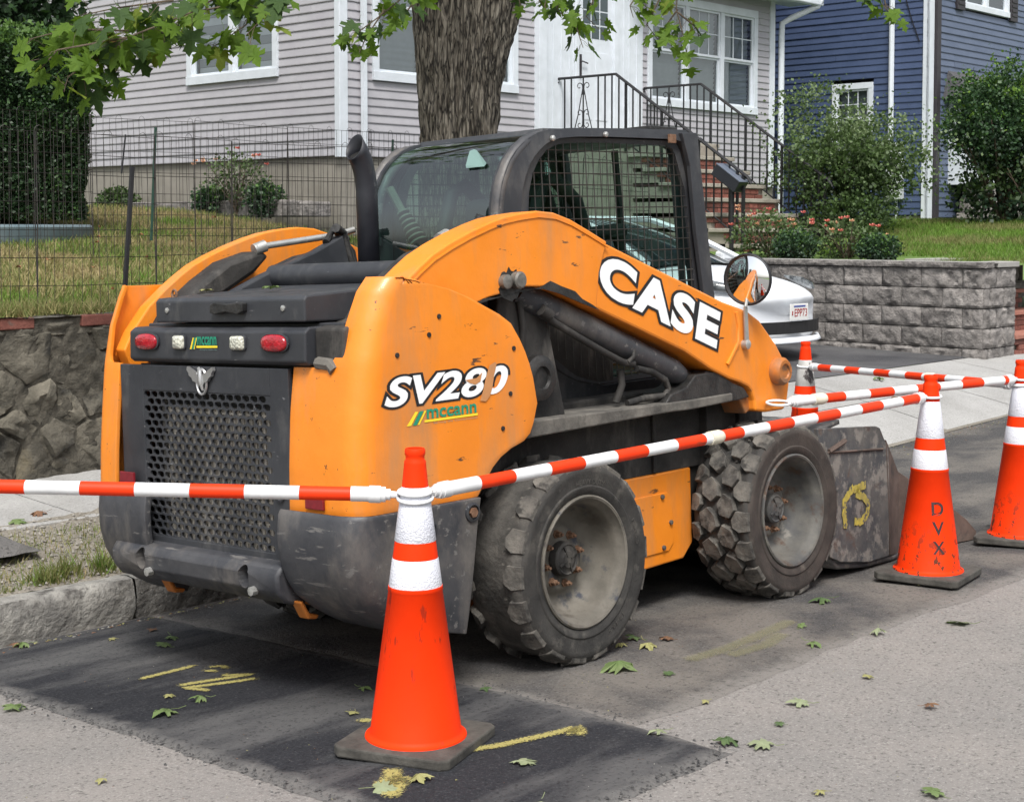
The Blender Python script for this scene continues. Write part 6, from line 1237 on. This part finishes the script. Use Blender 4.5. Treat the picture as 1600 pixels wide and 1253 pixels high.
# ---------------------------------------------------------------- traffic cones and bars
def cone(lab, a, b, rot, o1, w1, letters=None, dirty=False):
    z = zr(a, b) + (.004 if b > -.6 else 0)
    t = root('traffic_cone', lab, 'traffic cone', (a, b, z), 'orange traffic cones around the machine', rot=rot)
    t.scale = (1.015,) * 3
    m = MB(); s = .190; c = .024; pl_ = [(s - c, -s), (s, -s + c), (s, s - c), (s - c, s), (-s + c, s), (-s, s - c), (-s, -s + c), (-s + c, -s)]
    m.prism(pl_, .010, .042, 'z')
    for (x, y) in ((.12, .12), (-.12, .12), (.12, -.12), (-.12, -.12)): m.box(x - .03, x + .03, y - .03, y + .03, 0, .012)
    m.build('base', CONE_B, t, bevel=.006)
    def rad(h): return .139 + (.0395 - .139) * (h - .05) / (.80 - .05)
    m = MB(); n = 48; m.lathe([(.155, .0405), (.153, .047), (.143, .051), (rad(.06), .06), (rad(.484), .484), (rad(.486) + .002, .486), (rad(.498) + .0024, .498), (rad(.499), .4995), (rad(.582), .582), (rad(.634), .634), (rad(.795), .795), (.0375, .82), (.033, .865), (.0325, .872), (.0285, .878), (.0285, .888), (.031, .893), (.031, .905), (.028, .911), (.022, .911), (.020, .86)], n); m.build('cone_body', o1, t, smooth=50)
    m = MB(); m.lathe([(rad(.49) - .001, .488), (rad(.495) + .0012, .495), (rad(.58) + .0012, .580), (rad(.584) - .001, .584)], n); m.build('lower_collar', w1, t, smooth=50)
    m = MB(); m.lathe([(rad(.632) - .001, .632), (rad(.636) + .0014, .636), (rad(.795) + .0014, .795), (rad(.797) - .001, .797)], n); m.build('upper_collar', w1, t, smooth=50)
    if letters:
        for (ch, h0, h1, ang) in letters:
            def wrapf(p, h0=h0, h1=h1, ang=ang):
                # letters run down the cone, turned a quarter
                h = h0 + p[1]; x = p[0] - .027; r = rad(h) + p[2]; th_ = ang + x / r; return Vector((r * cos(th_), r * sin(th_), h))
            text(ch, bpy.data.objects[t.children[1].name], mat('stencil_black', (.05, .02, .02), (.02, .015, .015), scale=30, rough=.7, dirt=((.6, .03, .01), .64, 60, (1, 1, 1), .04)) if ch == 'D' else bpy.data.materials['stencil_black'], wrapf, .054, h1 - h0, .02, 'stencil_letter')
    return t
cA = (-.950, -.220); cB = (2.195, -.30); cC = (3.254, -.252); cD = (4.33, 1.67)
LW = [('D', .302, .360, 0), ('V', .217, .275, 0), ('X', .135, .19, 0)]
viewang = atan2(-1, -.9) + .0
cone('traffic cone nearest the camera, standing on the dark asphalt patch', *cA, .35, CONE_O, CONE_W)
cone('traffic cone with black stencilled letters beside the bucket', *cB, .15, CONE_D, CONE_W, [(c, h0, h1, -2.30 - .15) for (c, h0, h1, _) in LW])
cone('traffic cone cut by the right edge of the picture', *cC, .25, CONE_D, CONE_W)
cone('grimy traffic cone farthest back, behind the loader arm by the driveway', *cD, .6, CONE_O, CONE_G)
def S2W(a, b, z): return STREET @ Vector((a, b, z))
def W2S(p): return STREET.inverted() @ Vector(p)
def barr(lab, P0, P1, ring0, ring1, coupler=None, seg=.166, first=0, r=.0215, sleeve0=.13, sleeve1=.13):
    P0, P1 = Vector(P0), Vector(P1); d = (P1 - P0); Ln = d.length; d.normalize()
    t = root('barrier_bar', lab, 'barrier bar', tuple(P0), 'striped plastic bars linking the cones')
    x = sleeve0; k = first
    m = MB(); m.tube([P0 + d * .035, P0 + d * (sleeve0 + .01)], r * 1.08, 18); m.tube([P0 + d * .05, P0 + d * .085], r * 1.22, 18); m.tube([P0 + d * .02, P0 + d * .04], r * .8, 12); m.build('end_sleeve', BAR_W, t, smooth=50)
    m = MB()
    m.tube([P1 - d * (sleeve1 + .01), P1 - d * .035], r * 1.08, 18); m.tube([P1 - d * .085, P1 - d * .05], r * 1.22, 18); m.build('end_sleeve', BAR_W, t, smooth=50)
    while x < Ln - sleeve1:
        x1 = min(x + seg, Ln - sleeve1)
        if coupler and x < coupler < x1: x1 = coupler; k = 0
        m = MB(); m.tube([P0 + d * x, P0 + d * x1], r, 20); m.build('stripe', BAR_O if k % 2 else BAR_W, t, smooth=50); x = x1; k += 1
    if coupler: m = MB(); m.tube([P0 + d * (coupler - .03), P0 + d * (coupler + .03)], r * 1.22, 20); m.tube([P0 + d * (coupler + .03), P0 + d * (coupler + .045)], [r * 1.22, r * 1.02], 20); m.build('coupler', BAR_C, t, smooth=50)
    for (P, ok, sg) in ((P0, ring0, -1), (P1, ring1, 1)):
        if ok:
            c = P + d * sg * .0 + Vector((0, 0, ok[1])); R = ok[0]; m = MB(); tl = ok[2]
            cen = Vector((ok[3][0], ok[3][1], P.z + ok[1])) if len(ok) > 3 else c + d * sg * R
            m.tube([cen + Vector((R * cos(q * pi / 12), R * sin(q * pi / 12), tl * R * sin(q * pi / 12 + .8))) for q in range(25)], .0058, 8); m.build('ring', BAR_W, t, smooth=60)
            m = MB(); m.tube([P + d * sg * -.05, P + d * sg * -.0, c], [.012, .010, .007], 8); m.build('ring_stem', BAR_W, t)
    return t
zA, zB_, zC, zD = (zr(*c) for c in (cA, cB, cC, cD))
eA = (cA[0], cA[1], zA + .785); eB = (cB[0], cB[1], zB_ + .835); eC = (cC[0], cC[1], zC + .835); eD = (cD[0], cD[1], zD + .77)
def toward(p, q, r): p, q = Vector(p), Vector(q); d = (q - p).normalized(); return tuple(p + d * r)
far = tuple(W2S((-2.25, 4.62, .83)))
barr('striped bar running from the nearest cone out of the picture to the left', toward(eA, far, .055), far, (.052, -.01, .15, cA), None, None, .166, 1)
barr('long striped bar in front of the wheels, from the nearest cone to the lettered cone', toward(eA, eB, .055), toward(eB, eA, .045), (.050, .01, .1, cA), (.046, 0, .1, cB), 1.46, .170, 1, sleeve0=.20, sleeve1=.04)
far3 = tuple(W2S((1.205, 6.72, .832)))
barr('striped bar resting on the front tyre and running to the cone at the right edge', far3, toward(eC, far3, .045), (.050, 0, .1), (.044, 0, .1, cC), .20, .166, 1, sleeve1=.07)
barr('striped bar from the grimy far cone to the cone at the right edge', toward(eD, (eC[0], eC[1], eC[2] - .025), .05), toward((eC[0], eC[1], eC[2] - .035), eD, .05), (.050, 0, .1, cD), (.046, 0, -.1, cC), 1.35, .166, 1, sleeve1=.07)
# ---------------------------------------------------------------- spray paint marks on the road
def spray(name, col, dens):
    m = bpy.data.materials.new(name); m.use_nodes = True; N = m.node_tree.nodes; Lk = m.node_tree.links; p = N['Principled BSDF']
    p.inputs['Base Color'].default_value = (*col, 1); p.inputs['Roughness'].default_value = .9; p.inputs['Specular IOR Level'].default_value = .2
    at = N.new('ShaderNodeAttribute'); at.attribute_name = 'cover'; n = N.new('ShaderNodeTexNoise'); n.inputs['Scale'].default_value = 110; n.inputs['Detail'].default_value = 5
    tc = N.new('ShaderNodeTexCoord'); Lk.new(tc.outputs['Object'], n.inputs[0]); ad = N.new('ShaderNodeMath'); ad.operation = 'ADD'; Lk.new(at.outputs['Fac'], ad.inputs[0]); Lk.new(n.outputs[0], ad.inputs[1])
    f = ramp(N, Lk, ad.outputs[0], [(.72, (0, 0, 0)), (1.0, (dens,) * 3)]); t = N.new('ShaderNodeBsdfTransparent'); mx = N.new('ShaderNodeMixShader')
    Lk.new(f, mx.inputs[0]); Lk.new(t.outputs[0], mx.inputs[1]); Lk.new(p.outputs[0], mx.inputs[2]); Lk.new(mx.outputs[0], N['Material Output'].inputs[0]); return m
def sprayed(pts, w_, parent, mtl):
    P = [Vector(p) for p in pts]; Q = []
    for i in range(len(P) - 1):
        n = max(2, int((P[i + 1] - P[i]).length / .02))
        for k in range(n): Q.append(P[i].lerp(P[i + 1], k / n))
    Q.append(P[-1]); m = MB(); vs = []; cov = []
    for i, p in enumerate(Q):
        d = (Q[min(i + 1, len(Q) - 1)] - Q[max(i - 1, 0)]).normalized(); s = Vector((0, 0, 1)).cross(d); e = min(1, i / 2, (len(Q) - 1 - i) / 2)
        for k in range(5): vs.append(p + s * w_ * (k - 2) * .42); cov.append((0, .42, .62, .42, 0)[k] * e)
    m.add(vs, [(5 * i + k, 5 * i + k + 1, 5 * i + k + 6, 5 * i + k + 5) for i in range(len(Q) - 1) for k in range(4)])
    o = m.build('stroke', mtl, parent, fix=False); a = o.data.attributes.new('cover', 'FLOAT', 'POINT'); a.data.foreach_set('value', cov); return o
SPY = spray('yellow_spray_paint', (.42, .37, .13), .68)
SPF = spray('faded_spray_paint', (.24, .23, .12), .32)
def mark(strokes, w_, mtl, lab, up=.0165):
    t = root('paint_mark', lab, 'paint mark', (strokes[0][0][0], strokes[0][0][1], zr(*strokes[0][0])))
    for s in strokes: sprayed([(a, b, zr(a, b) + up) for (a, b) in s], w_ * 1.05, t, mtl)
mark([[(-1.04, 1.16), (-.89, 1.155), (-.75, 1.155)], [(-.78, 1.11), (-.72, 1.06), (-.745, .99)], [(-1.01, .975), (-.88, .93), (-.73, .87), (-.80, .94), (-.75, .97)], [(-.73, .80), (-.87, .86), (-.99, .92), (-.95, .80)], [(-.80, 1.09), (-.78, .99)]], .028, SPY, 'yellow spray painted letters on the dark asphalt patch at left')
mark([[(-1.0, -.33), (-.80, -.42), (-.60, -.47), (-.48, -.49)], [(-.60, -.52), (-.49, -.49), (-.57, -.56)]], .035, SPY, 'yellow spray painted arrow right of the nearest cone')
mark([[(-.90, .14), (-.85, .06), (-.84, .0)]], .035, SPY, 'short yellow paint dash left of the nearest cone')
mark([[(-1.30, -.42), (-1.20, -.38), (-1.13, -.31)], [(-1.33, -.50), (-1.24, -.44), (-1.18, -.42)], [(-1.22, -.36), (-1.17, -.46)]], .05, SPY, 'yellow paint patch at the bottom edge below the nearest cone')
mark([[(.35, -.28), (.60, -.30), (.9, -.28), (1.15, -.25)], [(.5, -.36), (.75, -.38), (.95, -.33)]], .06, SPF, 'faded yellow paint streak in front of the rear wheel', .0085)
m = MB(); pts = [(.22, -1.38), (.30, -1.30), (.40, -1.26), (.52, -1.22), (.66, -1.20), (.8, -1.13)]
CRK = mat('crack', (.03, .03, .03), rough=1)
# ---------------------------------------------------------------- fallen leaves
LG = mat('fallen_leaf_green', (.11, .17, .05), (.17, .22, .09), scale=8, rough=.7, trans=.2); LP = mat('fallen_leaf_pale', (.22, .25, .15), (.17, .20, .10), scale=8, rough=.8); LY = mat('fallen_leaf_yellow', (.26, .25, .10), (.22, .21, .08), scale=8, rough=.75); LBr = mat('fallen_leaf_brown', (.17, .09, .045), (.12, .06, .035), scale=8, rough=.85); LD = mat('fallen_leaf_dark', (.05, .09, .03), (.08, .12, .04), scale=8, rough=.7)
LMAT = {'green': LG, 'pale': LP, 'yellow': LY, 'brown': LBr, 'dark green': LD}
FL = [(-.99, 2.01 - .03, .085, 'green', 'curled against the granite kerb at the left edge'), (-.56, 1.62, .07, 'green', 'lying nearest below the kerb joint'), (-.66, 1.50, .085, 'green', 'just below the leaf at the kerb joint'), (-.72, 1.78, .045, 'yellow', 'small, close to the kerb'), (-1.20, .70, .10, 'green', 'large, left of centre on the dark patch'), (-1.04, .73, .085, 'green', 'star shaped, on the dark patch below the paint letters'), (-1.10, .86, .05, 'yellow', 'tiny, near the paint letters'), (-1.50, 1.20, .09, 'green', 'at the left edge beyond the patch'), (-1.72, .30, .05, 'yellow', 'on the road at the bottom left'),
      (-.62, .40, .06, 'green', 'just left of the nearest cone'), (-.83, .20, .06, 'yellow', 'left of the cone base'), (-.36, .05, .055, 'dark green', 'between cone and rear wheel'), (.11, -.19, .125, 'green', 'biggest one, in front of the rear wheel'), (.17, -.34, .055, 'dark green', 'curled, right of the biggest leaf'), (.46, -.02, .11, 'yellow', 'long, near the rear tyre'), (.52, .06, .08, 'dark green', 'under the yellow one by the rear tyre'), (.86, -.50, .075, 'green', 'near the edge of the worn strip'), (1.20, -.60, .08, 'pale', 'pale green, right of the front wheel'), (1.55, -.80, .12, 'green', 'flat on the road edge below the lettered cone'), (1.05, -.34, .05, 'green', 'small, below the front wheel'), (1.52, -.18, .09, 'dark green', 'by the front wheel'),
      (.22, -.88, .10, 'pale', 'pale, at the border of the worn strip'), (-.30, -.90, .095, 'dark green', 'standing up at the corner of the dark patch'), (-.22, -1.02, .10, 'pale', 'pale, just right of the patch corner'), (-.02, -.94, .05, 'dark green', 'small and curled, right of the patch corner'), (.46, -1.19, .06, 'brown', 'crumpled, in the open road at right'), (-1.03, 2.03, .06, 'brown', 'curled and lying in the gutter at the left edge'), (-.52, 1.80, .05, 'brown', 'small, by the kerb below the rear bumper'), (.58, -.05, .07, 'brown', 'dry, overlapping the yellow one by the rear tyre'), (.40, .04, .06, 'yellow', 'shrivelled, touching the rear tyre'), (-.25, -1.60, .085, 'green', 'bright, at the lower right corner'), (-.86, -.60, .075, 'pale', 'pale, on the patch right of the cone'), (-1.07, -.84, .11, 'pale', 'pale, at the bottom edge right of the cone'), (-.36, -.72, .075, 'pale', 'faint, on the right part of the dark patch'), (-1.18, -.46, .08, 'yellow', 'on the yellow paint below the cone'), (-1.30, -.42, .085, 'pale', 'at the bottom edge on the yellow paint'), (.02, -.62, .05, 'yellow', 'tiny, right of the cone shadow'), (.62, -.88, .05, 'yellow', 'tiny, on the road beyond the strip'), (-.45, -1.35, .05, 'yellow', 'tiny, near the bottom right')]
rf = random.Random(8)
def fallen(a, b, z, s, colr, lab, group='fallen maple leaves'):
    curl = rf.uniform(.2, 1.9); me = leafmesh('fallen_leaf', LMAT[colr], s, curl, rf.randint(0, 99)); o = bpy.data.objects.new('fallen_leaf', me); COL.objects.link(o)
    zmin = min(v.co.z for v in me.vertices)
    tilt = rf.gauss(0, .10), rf.gauss(0, .10)
    o.matrix_world = STREET @ Matrix.Translation((a, b, z - zmin * .75 + .004)) @ Euler((tilt[0], tilt[1], rf.uniform(0, 6.3))).to_matrix().to_4x4(); BASE[o.name] = Vector((0, 0, 0))
    tag(o, lab, 'leaf', group)
for (a, b, s, c, l) in FL:
    fallen(a, b, zr(a, b) + (.012 if -1.42 < a < -.33 and b > -.96 else .004), s * rf.uniform(.62, .86), c, ('fallen maple leaf, ' + c + ', ' + l))
for i, (a, b, c, l) in enumerate([(-.35, 2.95, 'brown', 'brown leaf on the concrete pavement beside the stone wall, nearest the machine'), (-.60, 3.05, 'brown', 'small brown leaf in the middle of the left pavement'), (-.55, 2.86, 'green', 'green leaf on the pavement just beside the dark pavement patch'), (.05, 3.3, 'brown', 'brown leaf near the foot of the stone wall on the pavement')]):
    fallen(a, b, zp(a, b), .075, c, l)
for (a, b, c, l) in [(7.9, 3.1, 'green', 'small green leaf in the middle of the light concrete apron'), (7.3, 2.6, 'brown', 'brown crumpled leaf on the light concrete apron'), (6.0, 3.0, 'green', 'green leaf scrap on the concrete left of the lettered cone')]: fallen(a, b, za(a, b), .10, c, l)
# leaves lying on the hood lid
for (x, y, s, c, l) in ((-.62, .80, .06, 'green', 'green leaf lying in the middle of the black hood lid'), (-.75, 1.02, .045, 'yellow', 'small yellow leaf lying on the left part of the black hood lid')):
    me = leafmesh('fallen_leaf', LMAT[c], s, .9, 5); o = bpy.data.objects.new('fallen_leaf', me); COL.objects.link(o); o.matrix_world = MACH @ Matrix.Translation((x, y, 1.412 + .03 * (x + .75) + .012)) @ Euler((.1, .1, 2)).to_matrix().to_4x4(); tag(o, l, 'leaf', 'fallen maple leaves')
# fine litter along the kerb, under the machine and in the gutter at right
m = MB()
for i in range(2600):
    q = rf.random()
    if q < .45: a, b, up = rf.uniform(3.6, 9), 1.93 + rf.gauss(0, .09), .004
    elif q < .6: a, b, up = rf.uniform(-1.3, 1), 2.03 + rf.gauss(0, .03), .012
    else: a, b, up = rf.uniform(-2.2, 4), rf.uniform(-1.6, 1.6), .013
    if q >= .45 and b > 2.06: continue
    if b > 2.01: b = 2.0
    s = rf.uniform(.006, .022) if q < .6 else rf.uniform(.003, .009); t = rf.uniform(0, 6.3); z = zr(a, b) + up
    m.add([(a, b, z), (a + s * cos(t), b + s * sin(t), z + s * rf.uniform(0, .35)), (a + s * .5 * cos(t + 1), b + s * .5 * sin(t + 1), z + s * .15)], [(0, 1, 2)], rf.randrange(3))
m.build('gutter_litter', [LBr, LY, GRANITE], kind='stuff', fix=False)
